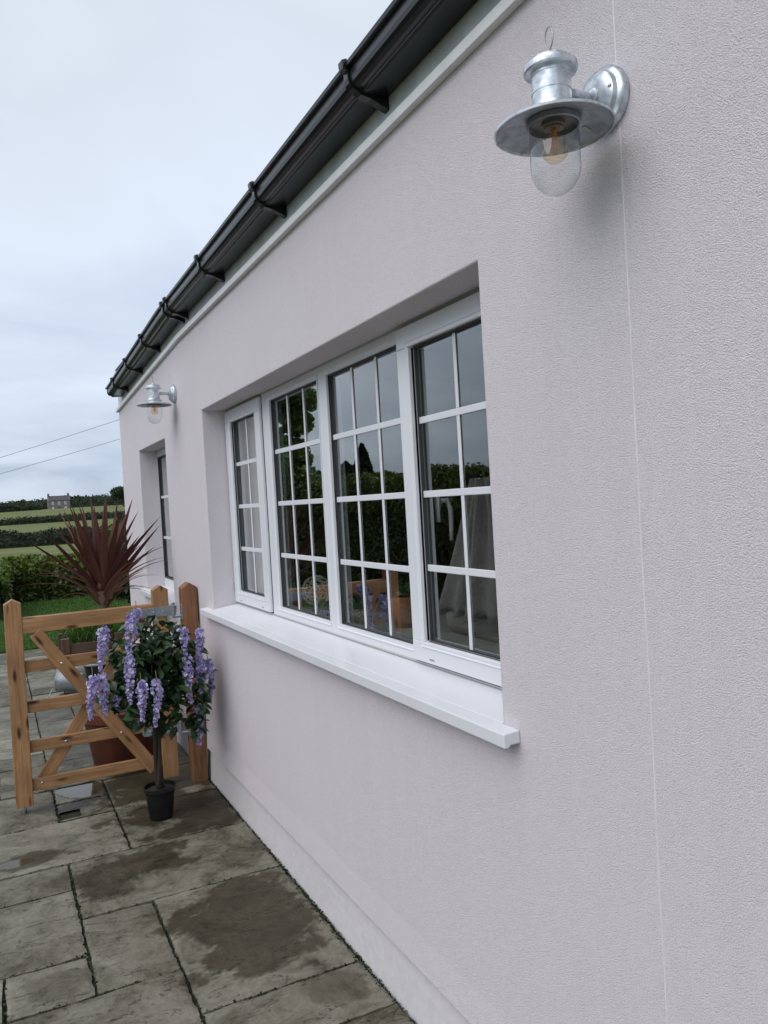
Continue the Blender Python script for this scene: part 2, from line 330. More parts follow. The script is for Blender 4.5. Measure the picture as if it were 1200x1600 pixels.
    bp = N(n, 'ShaderNodeBump', inp={'Distance': 0.013}); l.new(bs.outputs[0], bp.inputs['Strength']); l.new(hs.outputs[0], bp.inputs['Height']); l.new(bp.outputs[0], b.inputs['Normal'])
    return m
PAVE = paving_mat()
def joint_mat():
    m, n, l, b = mat('mossy_joint')
    t = N(n, 'ShaderNodeTexCoord'); no = N(n, 'ShaderNodeTexNoise', inp={'Scale': 14, 'Detail': 8, 'Roughness': 0.7}); l.new(t.outputs['Object'], no.inputs[0])
    r = ramp(n, [(0.35, (0.008, 0.007, 0.005)), (0.55, (0.022, 0.024, 0.010)), (0.75, (0.05, 0.06, 0.02))]); l.new(no.outputs[0], r.inputs[0]); l.new(r.outputs[0], b.inputs['Base Color'])
    b.inputs['Roughness'].default_value = 0.95
    bp = N(n, 'ShaderNodeBump', inp={'Distance': 0.01}); l.new(no.outputs[0], bp.inputs['Height']); l.new(bp.outputs[0], b.inputs['Normal'])
    return m
JOINT = joint_mat()
def field_mat(name, cols, sc=0.05, stretch=(1, 3, 1)):
    m, n, l, b = mat(name)
    t = N(n, 'ShaderNodeTexCoord'); mp = N(n, 'ShaderNodeMapping', inp={'Scale': stretch}); l.new(t.outputs['Object'], mp.inputs[0])
    no = N(n, 'ShaderNodeTexNoise', inp={'Scale': sc, 'Detail': 12, 'Roughness': 0.65}); l.new(mp.outputs[0], no.inputs[0])
    r = ramp(n, [(0.3, cols[0]), (0.5, cols[1]), (0.7, cols[2])]); l.new(no.outputs[0], r.inputs[0]); l.new(r.outputs[0], b.inputs['Base Color'])
    b.inputs['Roughness'].default_value = 0.9; b.inputs['Specular IOR Level'].default_value = 0.1
    return m
FIELD = field_mat('field_grass', ((0.085, 0.105, 0.036), (0.120, 0.140, 0.050), (0.17, 0.175, 0.08)))
LAWNM = field_mat('lawn_turf', ((0.022, 0.055, 0.010), (0.035, 0.085, 0.015), (0.06, 0.12, 0.02)), 4, (1, 1, 1))

# ---------------------------------------------------------------- foliage helpers
def leaf_quads(C, size, jitter=0.4, aspect=1.8, nrm=None, nmix=0.0):
    """rhombic leaf faces of the given centres, random orientation, optionally biased to a normal"""
    n = len(C); d = NR.normal(size=(n, 3)); d /= np.linalg.norm(d, axis=1)[:, None]
    q = NR.normal(size=(n, 3))
    if nrm is not None:
        nn = nmix * nrm + (1 - nmix) * q / np.linalg.norm(q, axis=1)[:, None]
    else: nn = q
    e = np.cross(d, nn); e /= np.linalg.norm(e, axis=1)[:, None] + 1e-9
    s = size * (1 + jitter * (NR.random(n) - 0.5) * 2)
    L = d * (s * 0.5 * aspect)[:, None]; Wd = e * (s * 0.5)[:, None]
    V = np.stack([C - L, C + Wd, C + L, C - Wd], 1).reshape(-1, 3)
    Fc = np.arange(4 * n).reshape(n, 4)
    return V, Fc
def hedge(name, path, width, height, leaf, count, m, label, cat, wob=0.12, z0=None, group=None, toplight=0.0, kind=None, wav=1.0):
    """a hedge or hedgerow: lumpy dark core with leaf faces over its top and sides. path: list of (x,y)"""
    pts = [np.array(p, float) for p in path]
    seg = [np.linalg.norm(b - a) for a, b in zip(pts, pts[1:])]; tot = sum(seg)
    def at(s):
        for a, b, L in zip(pts, pts[1:], seg):
            if s <= L or (b is pts[-1]): 
                t = min(1, s / L); d = (b - a) / L
                return a + (b - a) * t, np.array([d[1], -d[0]])
            s -= L
    c0 = at(tot / 2)[0]
    gz = (lambda x, y: z0) if z0 is not None else terrain_z
    root = None
    def surf(s, u):
        # u in [-1,1]: across the section from one foot over the top to the other
        p, nrm = at(s)
        h = height * (1 + wob * 1.3 * noise.noise(Vector((s / wav * 0.8, 3.1, height)))) 
        w = width * 0.5
        per = 2 * h + width; a = (u + 1) / 2 * per
        if a < h: off, z, N3 = -w, a, np.array([-nrm[0], -nrm[1], 0.1])
        elif a < h + width: off, z, N3 = -w + (a - h), h, np.array([0, 0, 1.0])
        else: off, z, N3 = w, per - a, np.array([nrm[0], nrm[1], 0.1])
        # round the shoulders
        k = abs(off) / w
        if z > h * 0.8: off *= 1 - 0.12 * ((z - h * 0.8) / (h * 0.2)) * k
        j = wob * height * 0.8 * noise.noise(Vector((s / wav, u * 3, 7.7))) + wob * 0.5 * height * noise.noise(Vector((s * 3.1 / wav, u * 8, 1.7)))
        q = np.array([p[0] + nrm[0] * off, p[1] + nrm[1] * off, 0]) + N3 * j
        q[2] += z + gz(p[0], p[1])
        return q, N3
    # core
    ns, nu = max(8, int(tot / (height * 0.35))), 14
    V, Fc = [], []
    for i in range(ns + 1):
        for k in range(nu + 1):
            q, N3 = surf(tot * i / ns, -1 + 2 * k / nu); V.append(q - N3 * min(0.1, height * 0.08))
    for i in range(ns):
        for k in range(nu):
            a = i * (nu + 1) + k; Fc.append([a, a + 1, a + nu + 2, a + nu + 1])
    Fc.append([k for k in range(nu + 1)]); Fc.append([ns * (nu + 1) + k for k in range(nu, -1, -1)])
    nv = len(V); V = np.array(V); tint = [0.0] * nv
    C, NN, T = [], [], []
    for i in range(count):
        q, N3 = surf(rng.random() * tot, rng.uniform(-1, 1))
        d = abs(rng.gauss(0, 1)) * leaf * 0.8
        C.append(q + N3 * (d - leaf * 0.6)); NN.append(N3)
        T.append(max(0, rng.gauss(0.22, 0.15)) + (toplight * rng.random() * (1 if N3[2] > 0.5 else .75 if (q[2] - gz(q[0], q[1])) > height * .74 else 0)))  # top and upper leaves tinted brighter: fresh growth and painted top light
    C = np.array(C); LV, LF = leaf_quads(C, leaf, nrm=np.array(NN), nmix=0.55)
    allV = np.vstack([V, LV]); allF = Fc + (LF + nv).tolist()
    tt = np.concatenate([tint, np.repeat(T, 4)])
    base = Vector((float(c0[0]), float(c0[1]), float(gz(*c0))))
    o = raw(name, allV - np.array(base), allF, m, None, tt); o.location = base
    return tag(o, label, cat, group, kind)
def tree(name, loc, h, crown, leaf, count, m, label, trunk_r=0.12, lean=(0, 0), spread=0.5, seed=1, conifer=False):
    r0 = random.Random(seed); t = thing(name, label, 'tree', loc); L = Vector(loc)
    bm = bmesh.new(); top = L + Vector((lean[0], lean[1], h * 0.72))
    tube(bm, [L + Vector((0, 0, -0.1)), L + Vector((lean[0] * .2, lean[1] * .2, h * 0.25)), L + Vector((lean[0] * .6, lean[1] * .6, h * 0.5)), top], [trunk_r * 1.25, trunk_r, trunk_r * .7, trunk_r * .25], 9)
    ends = []
    for i in range(11 if not conifer else 0):
        a = i * 2.4 + r0.random(); z = h * r0.uniform(0.25, 0.62); st = L + Vector((lean[0] * z / h, lean[1] * z / h, z))
        rr = crown * r0.uniform(0.55, 0.95); e = st + Vector((math.cos(a) * rr, math.sin(a) * rr, h * r0.uniform(0.12, 0.32)))
        mid = (st + e) / 2 + Vector((0, 0, h * 0.05)); tube(bm, [st, mid, e], [trunk_r * .4, trunk_r * .25, trunk_r * .08], 6); ends.append(e)
    obj('trunk', bm, BARK, t, smooth=True)
    C = []; T = []
    if conifer:
        for i in range(count):
            z = r0.random() ** 1.2; rad = crown * (1 - z) ** 0.8 * (0.75 + 0.35 * noise.noise(Vector((z * 9, seed, 0)))) ; a = r0.random() * 6.283
            rr = rad * r0.uniform(0.6, 1.05) * (1 + 0.3 * noise.noise(Vector((math.cos(a) * 2, math.sin(a) * 2, z * 8))))
            C.append((L.x + math.cos(a) * rr, L.y + math.sin(a) * rr, L.z + h * (0.06 + 0.94 * z))); T.append(max(0, r0.gauss(.25, .15)))
    else:
        clumps = [(e, crown * r0.uniform(0.25, 0.42)) for e in ends] + [(L + Vector((lean[0] + r0.uniform(-.5, .5) * crown, lean[1] + r0.uniform(-.5, .5) * crown, h * r0.uniform(.6, .93))), crown * r0.uniform(.25, .4)) for _ in range(12)]
        for i in range(count):
            c, rad = clumps[i % len(clumps)]; v = Vector((r0.gauss(0, 1), r0.gauss(0, 1), r0.gauss(0, 1))).normalized() * rad * r0.uniform(0.35, 1.15)
            v.z *= 0.8; C.append(tuple(c + v)); T.append(max(0, r0.gauss(.35, .2)))
    V, Fc = leaf_quads(np.array(C), leaf); raw('crown', V, Fc, m, t, np.repeat(T, 4))
    return t

# ---------------------------------------------------------------- ground, fields
TZ = [(-400, -0.05), (18, -0.05), (40, -0.3), (80, -0.78), (140, 0.0), (200, 0.75), (300, 3.3), (450, 7.0), (600, 8.0), (900, 9), (1500, 9), (3000, -10)]
def terrain_z(x, y):
    d = y
    for (a, za), (b, zb) in zip(TZ, TZ[1:]):
        if a <= d <= b:
            z = za + (zb - za) * (d - a) / (b - a); break
    else: z = TZ[-1][1]
    if d > 40: z += (noise.noise(Vector((x * 0.006, y * 0.006, 0))) * 0.6 + x * 0.004) * min(1, (d - 40) / 300)
    return z
def ground():
    ys = list(np.linspace(-150, 18, 6)) + list(np.linspace(22, 120, 30)) + list(np.linspace(130, 700, 50)) + [900, 1300, 2000, 3000]
    xs = list(np.linspace(-1500, -200, 8)) + list(np.linspace(-180, 300, 40)) + list(np.linspace(350, 1500, 8))
    V = [(x, y, terrain_z(x, y)) for y in ys for x in xs]; nx = len(xs)
    Fc = [[j * nx + i, j * nx + i + 1, (j + 1) * nx + i + 1, (j + 1) * nx + i] for j in range(len(ys) - 1) for i in range(nx - 1)]
    tag(raw('ground', V, Fc, FIELD, smooth=True), kind='structure')
ground()
# lawn sheet and its grass
PATIO_Y = 10.75
LAWN = (-4.0, 6.0, PATIO_Y + 0.02, 16.9)
bm = B((LAWN[0], LAWN[1], LAWN[2], LAWN[3], -0.04, 0.005)); tag(obj('lawn', bm, LAWNM), kind='structure')
n = 42000
C = np.stack([NR.uniform(-2.6, 3.2, n), LAWN[2] + (LAWN[3] - LAWN[2]) * NR.random(n) ** 1.3, np.zeros(n) + 0.005], 1)
an = NR.uniform(0, 6.283, n); hh = NR.uniform(0.02, 0.05, n); ww = 0.006
dv = np.stack([np.cos(an), np.sin(an), np.zeros(n)], 1) * ww; tip = C + np.stack([NR.normal(0, .012, n), NR.normal(0, .012, n), hh], 1)
V = np.stack([C - dv, C + dv, tip], 1).reshape(-1, 3)
tag(raw('grass', V, np.arange(3 * n).reshape(n, 3), GRASSM, None, np.repeat(NR.uniform(.1, .9, n), 3)), 'short mown grass of the lawn beyond the patio', 'grass', kind='stuff')

# ---------------------------------------------------------------- patio: riven sandstone slabs on a 0.283 m module
GX, GY, Y0 = 0.281, 0.2831, 2.525
slabs = [(0,2,0,3),(0,3,3,5),(2,3,1,3),(3,5,2,4),(3,4,1,2),(3,6,4,5),(2,5,5,7),(0,2,5,7),(0,2,-1,0),(2,4,-1,1),(2,3,7,8),(3,5,7,9),(2,3,8,9),(0,2,7,9),(0,2,-2,-1),(4,6,0,2)]
occ = set((i, j) for a, b, c, d in slabs for i in range(a, b) for j in range(c, d))
KMIN, KMAX, IMAX = -16, 29, 17
for j in range(KMIN, KMAX):
    for i in range(0, IMAX):
        if (i, j) in occ: continue
        cand = [(3,2),(2,3),(2,2),(2,1),(1,2),(2,2),(3,2)]; rng.shuffle(cand)
        for w, d in cand + [(1, 1)]:
            cells = [(i + a, j + b) for a in range(w) for b in range(d)]
            if all(c not in occ and c[0] < IMAX and c[1] < KMAX for c in cells):
                occ.update(cells); slabs.append((i, i + w, j, j + d)); break
WET = [(-0.28, 2.98, .235, .34, 1.0), (-0.24, 3.05, .2, .3, 1.0), (-0.56, 3.74, .28, .15, .95), (-0.72, 3.62, .12, .1, .7), (-0.12, 3.55, .12, .12, .5), (-0.24, 4.32, .3, .24, 1.0),
       (-0.25, 4.02, .3, .07, .9), (-0.3, 4.85, .45, .35, 1.0), (-0.98, 4.08, .17, .09, 1.0), (-0.25, 5.6, .5, .5, .8), (-0.16, 2.42, .1, .1, .5), (-.95, 2.95, .1, .08, .4)]
PUD = [(-0.70, 4.98, .14, .16), (-1.06, 4.08, .10, .045)]
def wetness(x, y):
    q = Vector((x, y, 0)); nz = noise.fractal(q * 5, 0.65, 2.1, 6) * 0.6
    w = 0
    for cx, cy, rx, ry, s in WET:
        d = math.hypot((x - cx) / rx, (y - cy) / ry) + nz
        w = max(w, s * min(1, max(0, (1.10 - d) / 0.15)))
    # scattered damp further away
    g = noise.fractal(q * 1.1 + Vector((9, 4, 2)), 0.9, 2.0, 4)
    if y > 5.2 or x < -1.2: w = max(w, min(0.8, max(0, (g - 0.12) * 5)))
    for cx, cy, rx, ry in PUD:
        d = math.hypot((x - cx) / rx, (y - cy) / ry) + nz * 0.35
        if d < 1: w = max(w, 2.0 if d < .93 else 1.3)
    return w
V, Fc, TI, WE = [], [], [], []
for (a, b, c, d) in slabs:
    x1, x0 = -a * GX - 0.0065, -b * GX + 0.0055; y0, y1 = Y0 + c * GY + 0.006, Y0 + d * GY - 0.006
    if y0 > PATIO_Y: continue
    if a == 0: x1 = -0.006
    if (a, b, c, d) == (2,3,7,8): y0 += 0.0
    near = x0 > -1.6 and 1.9 < y0 < 6.2
    st = 0.013 if near else 0.12
    nx, ny = max(2, int((x1 - x0) / st)), max(2, int((y1 - y0) / st))
    ti = rng.uniform(-0.15, 0.14); tx, ty, tz = rng.uniform(-.014, .014), rng.uniform(-.014, .014), rng.uniform(-.003, .002); sd_ = rng.random() * 50
    b0 = len(V)
    for j in range(ny + 1):
        for i in range(nx + 1):
            u, v = i / nx, j / ny; x, y = x0 + (x1 - x0) * u, y0 + (y1 - y0) * v
            e = 0.006
            if i in (0, nx): x += e * noise.noise(Vector((y * 22, sd_, i))) + e * .5 * noise.noise(Vector((y * 70, sd_, i)))
            if j in (0, ny): y += e * noise.noise(Vector((x * 22, sd_, j + .5))) + e * .5 * noise.noise(Vector((x * 70, sd_, j + .5)))
            w = wetness(x, y); z = 0.0022 * noise.fractal(Vector((x * 5, y * 5, sd_)), 0.8, 2, 3) * (0.0 if w > 1.2 else 1) + (u - .5) * tx * .3 + (v - .5) * ty * .3 + tz
            if i in (0, nx) or j in (0, ny): z -= 0.003
            V.append((x, y, z)); TI.append(ti); WE.append(w)
    for j in range(ny):
        for i in range(nx):
            if (a, b, c, d) == (2,3,7,8):   # broken corner of this slab
                cx_, cy_ = x0 + (x1 - x0) * (i + .5) / nx, y0 + (y1 - y0) * (j + .5) / ny
                if cx_ < -0.725 and 4.53 < cy_ < 4.655: continue
            q = b0 + j * (nx + 1) + i; Fc.append([q, q + 1, q + nx + 2, q + nx + 1])
    per = [(i, 0) for i in range(nx)] + [(nx, j) for j in range(ny)] + [(i, ny) for i in range(nx, 0, -1)] + [(0, j) for j in range(ny, 0, -1)]
    b1 = len(V)
    for i, j in per:
        p = V[b0 + j * (nx + 1) + i]; V.append((p[0], p[1], -0.045)); TI.append(ti); WE.append(0)
    m_ = len(per)
    for k in range(m_):
        i, j = per[k]; i2, j2 = per[(k + 1) % m_]
        Fc.append([b0 + j * (nx + 1) + i, b0 + j2 * (nx + 1) + i2, b1 + (k + 1) % m_, b1 + k])
tag(raw('patio', V, Fc, PAVE, attrs={'tint': TI, 'wet': WE}), kind='structure')
bm = bmesh.new(); box(bm, -IMAX * GX - .05, 0.005, -2.1, PATIO_Y, -0.05, -0.016)
tag(obj('patio_joint', bm, JOINT), kind='structure')
# crumbs of moss and grit along the joints and the foot of the wall
cr_, ct = [], []
for k in range(6500):
    if rng.random() < 0.45: x, y = 0.003 - abs(rng.gauss(0, .011)), rng.uniform(1.8, 5)
    else:
        s = rng.choice(slabs[:16]); a, b, c, d = s; t_ = rng.random()
        if rng.random() < .5: x, y = -b * GX, Y0 + (c + (d - c) * t_) * GY
        else: x, y = -(a + (b - a) * t_) * GX, Y0 + c * GY
        x += rng.gauss(0, .004); y += rng.gauss(0, .004)
    cr_.append((x, y, rng.uniform(-0.014, 0.001))); ct.append(rng.uniform(0, .6))
V_, F_2 = leaf_quads(np.array(cr_), 0.0062, 0.7, 1.3); tag(raw('moss', V_, F_2, DHEDGE, None, np.repeat(ct, 4)), 'crumbs of dark moss in the joints between paving slabs', 'moss', kind='stuff')

# ---------------------------------------------------------------- the bungalow
YE = 7.35; YN = -3.0; XB = 6.5
def ztop(y): return 2.642 - 0.040 * max(0.0, y - 4.75)
house = thing('bungalow', 'pale pink rendered bungalow with white windows, black gutter and grey plinth', 'house', (0, 2.2, 0))
W1 = (1.566, 4.33, 1.042, 2.153); W2 = (5.385, 6.43, 0.995, 2.10)
def wall():
    ys = sorted(set([YN, -1, 0, .5, 1, 1.3, W1[0], 2.2, 2.9, 3.6, W1[1], 4.75, W2[0], 5.9, W2[1], 6.9, YE]))
    zs = [0.19, 0.30, 0.6, W2[2], W1[2], 1.6, W2[3], W1[3], 'top']
    bm = bmesh.new(); vc = {}
    def vert(i, k, x=0.0):
        y = ys[i]; z = zs[k]
        if z == 'top': z = ztop(y)
        if k == 0 and x == 0: x = -0.006
        key = (round(x, 4), i, k)
        if key not in vc: vc[key] = bm.verts.new((x, y, z))
        return vc[key]
    def hole(i, k):
        z0_, z1_ = zs[k], zs[k+1]
        if z1_ == 'top': return False
        return any(W[0] <= ys[i] and ys[i+1] <= W[1] and W[2] <= z0_ and z1_ <= W[3] for W in (W1, W2))
    TH = 0.30
    for i in range(len(ys) - 1):
        for k in range(len(zs) - 1):
            if hole(i, k): continue
            for x in (0.0, TH):
                bm.faces.new((vert(i, k, x), vert(i+1, k, x), vert(i+1, k+1, x), vert(i, k+1, x)))
            for (di, dk, pa, pb) in ((-1, 0, (i, k), (i, k+1)), (1, 0, (i+1, k), (i+1, k+1)), (0, -1, (i, k), (i+1, k)), (0, 1, (i, k+1), (i+1, k+1))):
                ii, kk = i + di, k + dk
                edge = ii < 0 or kk < 0 or ii >= len(ys) - 1 or kk >= len(zs) - 1
                if edge or hole(ii, kk):
                    bm.faces.new((vert(*pa, 0.0), vert(*pb, 0.0), vert(*pb, TH), vert(*pa, TH)))
    o = obj('wall', bm, RENDER, house, bevel=0.006, seg=3)
    bm = B((0.30, XB, YE - 0.3, YE, 0.19, 2.50), (0.30, XB, YN, YN + 0.3, 0.19, 2.5), (XB - .3, XB, YN + .3, YE - .3, 0.19, 2.5))
    obj('wall', bm, RENDER, house)
wall()
bm = bmesh.new()
prism(bm, [(0.006, -0.045), (0.30, -0.045), (0.30, 0.1895), (0.020, 0.1895), (0.014, 0.12)], YN, YE - .01)
obj('plinth', bm, PLINTH, house)
# expansion joint bead in the render
bm = bmesh.new(); pj = None
for i in range(121):      # a slightly wandering bead, partly buried in the render
    z = 0.20 + (2.628 - 0.20) * i / 120; yj = 1.083 + 0.0016 * noise.noise(Vector((z * 3, 2, 5))); pr_ = 0.0008 + 0.0009 * max(-.7, noise.noise(Vector((z * 9, 8, 1)))); wj = 0.0019 + 0.0006 * noise.noise(Vector((z * 12, 1, 1)))
    row = [bm.verts.new((.003, yj - wj, z)), bm.verts.new((-pr_, yj - wj * .8, z)), bm.verts.new((-pr_, yj + wj * .8, z)), bm.verts.new((.003, yj + wj, z))]
    if pj:
        for k in range(3): bm.faces.new((pj[k], pj[k + 1], row[k + 1], row[k]))
    pj = row
obj('expansion_joint', bm, simple('joint_bead', (0.72, 0.685, 0.705), 0.6, noise_amt=.06, nscale=8), house)
# white drip trim, fascia, gutter follow the line of the eaves
ysE = [YN, 0, 2, 4.75, 5.5, 6.3, 7.0, YE + .03]
def sweep(prof, ys_, mtl, name, parent=house, smooth=False, caps=True, bevel=0.0):
    bm = bmesh.new(); rings = [[bm.verts.new((x, y, z + ztop(y))) for x, z in prof] for y in ys_]
    n_ = len(prof)
    for a, b in zip(rings, rings[1:]):
        for k in range(n_): bm.faces.new((a[k], a[(k+1) % n_], b[(k+1) % n_], b[k]))
    if caps: bm.faces.new(rings[0][::-1]); bm.faces.new(rings[-1])
    return obj(name, bm, mtl, parent, smooth=smooth, bevel=bevel)
sweep([(-0.022, -0.012), (0.0, -0.012), (0.0, 0.022), (-0.014, 0.022), (-0.022, 0.016)], ysE, TRIM, 'drip_trim', bevel=0.002)
sweep([(0.001, 0.0225), (0.02, 0.0225), (0.02, 0.19), (0.001, 0.19)], ysE[:-1] + [YE], FASCIA, 'fascia')
YG = 7.12
gout = [(-0.001, 0.155), (-0.001, 0.088), (-0.076, 0.084), (-0.083, 0.087), (-0.0845, 0.093), (-0.096, 0.0945), (-0.107, 0.099), (-0.114, 0.107), (-0.117, 0.118), (-0.1165, 0.146), (-0.128, 0.148), (-0.130, 0.158), (-0.121, 0.160)]
ginn = [(-0.116, 0.150), (-0.112, 0.138), (-0.104, 0.124), (-0.090, 0.108), (-0.075, 0.098), (-0.006, 0.095), (-0.006, 0.155)]
gut = sweep(gout + ginn, [YN, 0, 2, 4.75, 5.5, 6.3, YG], BLACKP, 'gutter')
def gprof(scale, off): return [(x * scale - off * (1 if x < -.02 else 0), z - off * (1 if z < .1 else 0.3)) for x, z in gout]
for y in (-0.6, 0.25, 1.1, 1.97, 2.83, 3.72, 4.50, 4.60, 5.35, 6.05, 6.75):
    bm = bmesh.new(); z0 = ztop(y)
    P = [(0.0, 0.052), (-0.055, 0.074), (-0.087, 0.080), (-0.098, 0.0885), (-0.112, 0.094), (-0.121, 0.105), (-0.1245, 0.118), (-0.124, 0.140), (-0.137, 0.144), (-0.139, 0.166), (-0.124, 0.172), (-0.122, 0.164), (-0.1325, 0.1600), (-0.1325, 0.148), (-0.1185, 0.144), (-0.1190, 0.118), (-0.1160, 0.106), (-0.108, 0.097), (-0.096, 0.0925), (-0.0865, 0.0915), (-0.085, 0.0855), (-0.076, 0.0825), (0.0, 0.0862)]
    prism(bm, [(x, z + z0) for x, z in P], y - 0.013, y + 0.013); obj('bracket', bm, BLACKP, gut)
bm = bmesh.new(); z0 = ztop(YG)
prism(bm, [(x * 1.03 + .001, z + z0 - .004 * (z < .1)) for x, z in gout], YG + 0.0005, YG + 0.012); obj('stop_end', bm, BLACKP, gut)
bm = bmesh.new(); z0 = ztop(6.9)
# roof: battened slate slope starting above the gutter
RP = [(-0.06, 2.815), (XB / 2, 4.35), (XB + .06, 2.815), (XB + .06, 2.79), (XB / 2, 4.32), (-0.055, 2.795)]
prism(bm, RP, YN - 0.02, 6.95); roof = obj('roof', bm, SLATE, house)
bm = bmesh.new()
for i in range(16):
    t0 = i / 16; x0 = -0.06 + (XB / 2 + .06) * t0; z0 = 2.815 + 1.535 * t0
    prism(bm, [(x0 - .01, z0 + .001), (x0 + .22, z0 + .104), (x0 + .22, z0 + .107), (x0 - .01, z0 + .012)], YN, 6.93)
obj('slate_course', bm, SLATE, roof)
prism(bm := bmesh.new(), [(XB, 2.5), (0.02, 2.5), (0.02, 2.70), (XB / 2, 4.2), (XB, 2.70)], YE - .62, YE - .42); obj('gable', bm, RENDER, house)

# interior shell
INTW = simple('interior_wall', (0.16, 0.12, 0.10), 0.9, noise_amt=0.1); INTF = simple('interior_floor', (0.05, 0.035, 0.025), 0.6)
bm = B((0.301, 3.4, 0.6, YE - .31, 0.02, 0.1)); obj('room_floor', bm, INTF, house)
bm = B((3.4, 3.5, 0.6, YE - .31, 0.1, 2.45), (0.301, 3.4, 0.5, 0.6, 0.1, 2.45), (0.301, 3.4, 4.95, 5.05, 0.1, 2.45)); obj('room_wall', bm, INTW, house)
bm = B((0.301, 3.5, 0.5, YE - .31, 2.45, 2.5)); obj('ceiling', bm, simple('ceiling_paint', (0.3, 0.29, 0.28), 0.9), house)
bm = B((0.205, 0.42, W1[0] + .004, W1[1] - .004, 1.073, 1.102)); obj('inner_sill', bm, simple('inner_sill_paint', (0.35, 0.36, 0.35), 0.3), house, bevel=.004)

# windows --------------------------------------------------------
def frame_ring(bm, x0, x1, y0, y1, z0, z1, w, wb=None):
    wb = wb if wb is not None else w
    # mitred ring: outer rectangle to inner rectangle, with thickness
    o_ = [(y0, z0), (y1, z0), (y1, z1), (y0, z1)]; i_ = [(y0 + w, z0 + wb), (y1 - w, z0 + wb), (y1 - w, z1 - w), (y0 + w, z1 - w)]
    A = [[bm.verts.new((x, *p)) for p in q] for x in (x0, x1) for q in (o_, i_)]
    fo, fi, bo, bi = A
    for k in range(4):
        j = (k + 1) % 4
        bm.faces.new((fo[k], fo[j], fi[j], fi[k])); bm.faces.new((bo[k], bi[k], bi[j], bo[j]))
        bm.faces.new((fo[k], bo[k], bo[j], fo[j])); bm.faces.new((fi[k], fi[j], bi[j], bi[k]))
def glazing(parent, y0, y1, z0, z1, cols, rows, xs=0.152, vb=0.016, hb=0.021):
    """seal, spacer, pane and astragal bars of one light"""
    bm = bmesh.new(); frame_ring(bm, xs + .002, xs + .012, y0 + .0005, y1 - .0005, z0 + .0005, z1 - .0005, 0.005); obj('seal', bm, SEAL, parent)
    bm = bmesh.new(); frame_ring(bm, xs + .0125, xs + .026, y0 - .002, y1 + .002, z0 - .002, z1 + .002, 0.014); obj('spacer', bm, SPACER, parent)
    bm = B((xs + .0105, xs + .0115, y0 + .004, y1 - .004, z0 + .004, z1 - .004)); obj('pane', bm, PANE_ONE, parent)
    bm = bmesh.new(); xa, xb = xs + .0055, xs + .010
    def rz(k): return z0 + (z1 - z0) * (k / rows)
    for k in range(1, rows): box(bm, xa, xb, y0 + .001, y1 - .001, rz(k) - hb / 2, rz(k) + hb / 2)
    for c in range(1, cols):
        yc = y0 + (y1 - y0) * c / cols
        for k in range(rows):
            box(bm, xa + .0008, xb, yc - vb / 2, yc + vb / 2, rz(k) + (hb / 2 if k else .001), rz(k + 1) - (hb / 2 if k < rows - 1 else .001))
    obj('glazing_bar', bm, UPVC, parent, bevel=0.0035, seg=2)
PANE_ONE = PANE
def grid_frame(bm, x0, x1, y0, y1, z0, z1, wz0, wz1, lights):
    """one fixed frame whose lights (ya,yb,za,zb) are open"""
    box(bm, x0, x1, y0, y1, z0, wz0); box(bm, x0, x1, y0, y1, wz1, z1)
    prev = y0
    for (ya, yb) in lights:
        box(bm, x0 + .0006, x1, prev, ya, wz0, wz1); prev = yb
    box(bm, x0 + .0006, x1, prev, y1, wz0, wz1)
F0 = 0.141
def light_bead(bm, ya, yb, za, zb, x=F0):
    # sloping bead round a light
    o_ = [(ya - .016, za - .016), (yb + .016, za - .016), (yb + .016, zb + .016), (ya - .016, zb + .016)]; i_ = [(ya, za), (yb, za), (yb, zb), (ya, zb)]
    A = [bm.verts.new((x - .004, *p)) for p in o_]; I = [bm.verts.new((x + .010, *p)) for p in i_]; O = [bm.verts.new((x + .001, *p)) for p in o_]; J = [bm.verts.new((x + .020, *p)) for p in i_]
    for k in range(4):
        j = (k + 1) % 4; bm.faces.new((A[k], A[j], I[j], I[k])); bm.faces.new((O[k], O[j], A[j], A[k])); bm.faces.new((I[k], I[j], J[j], J[k]))
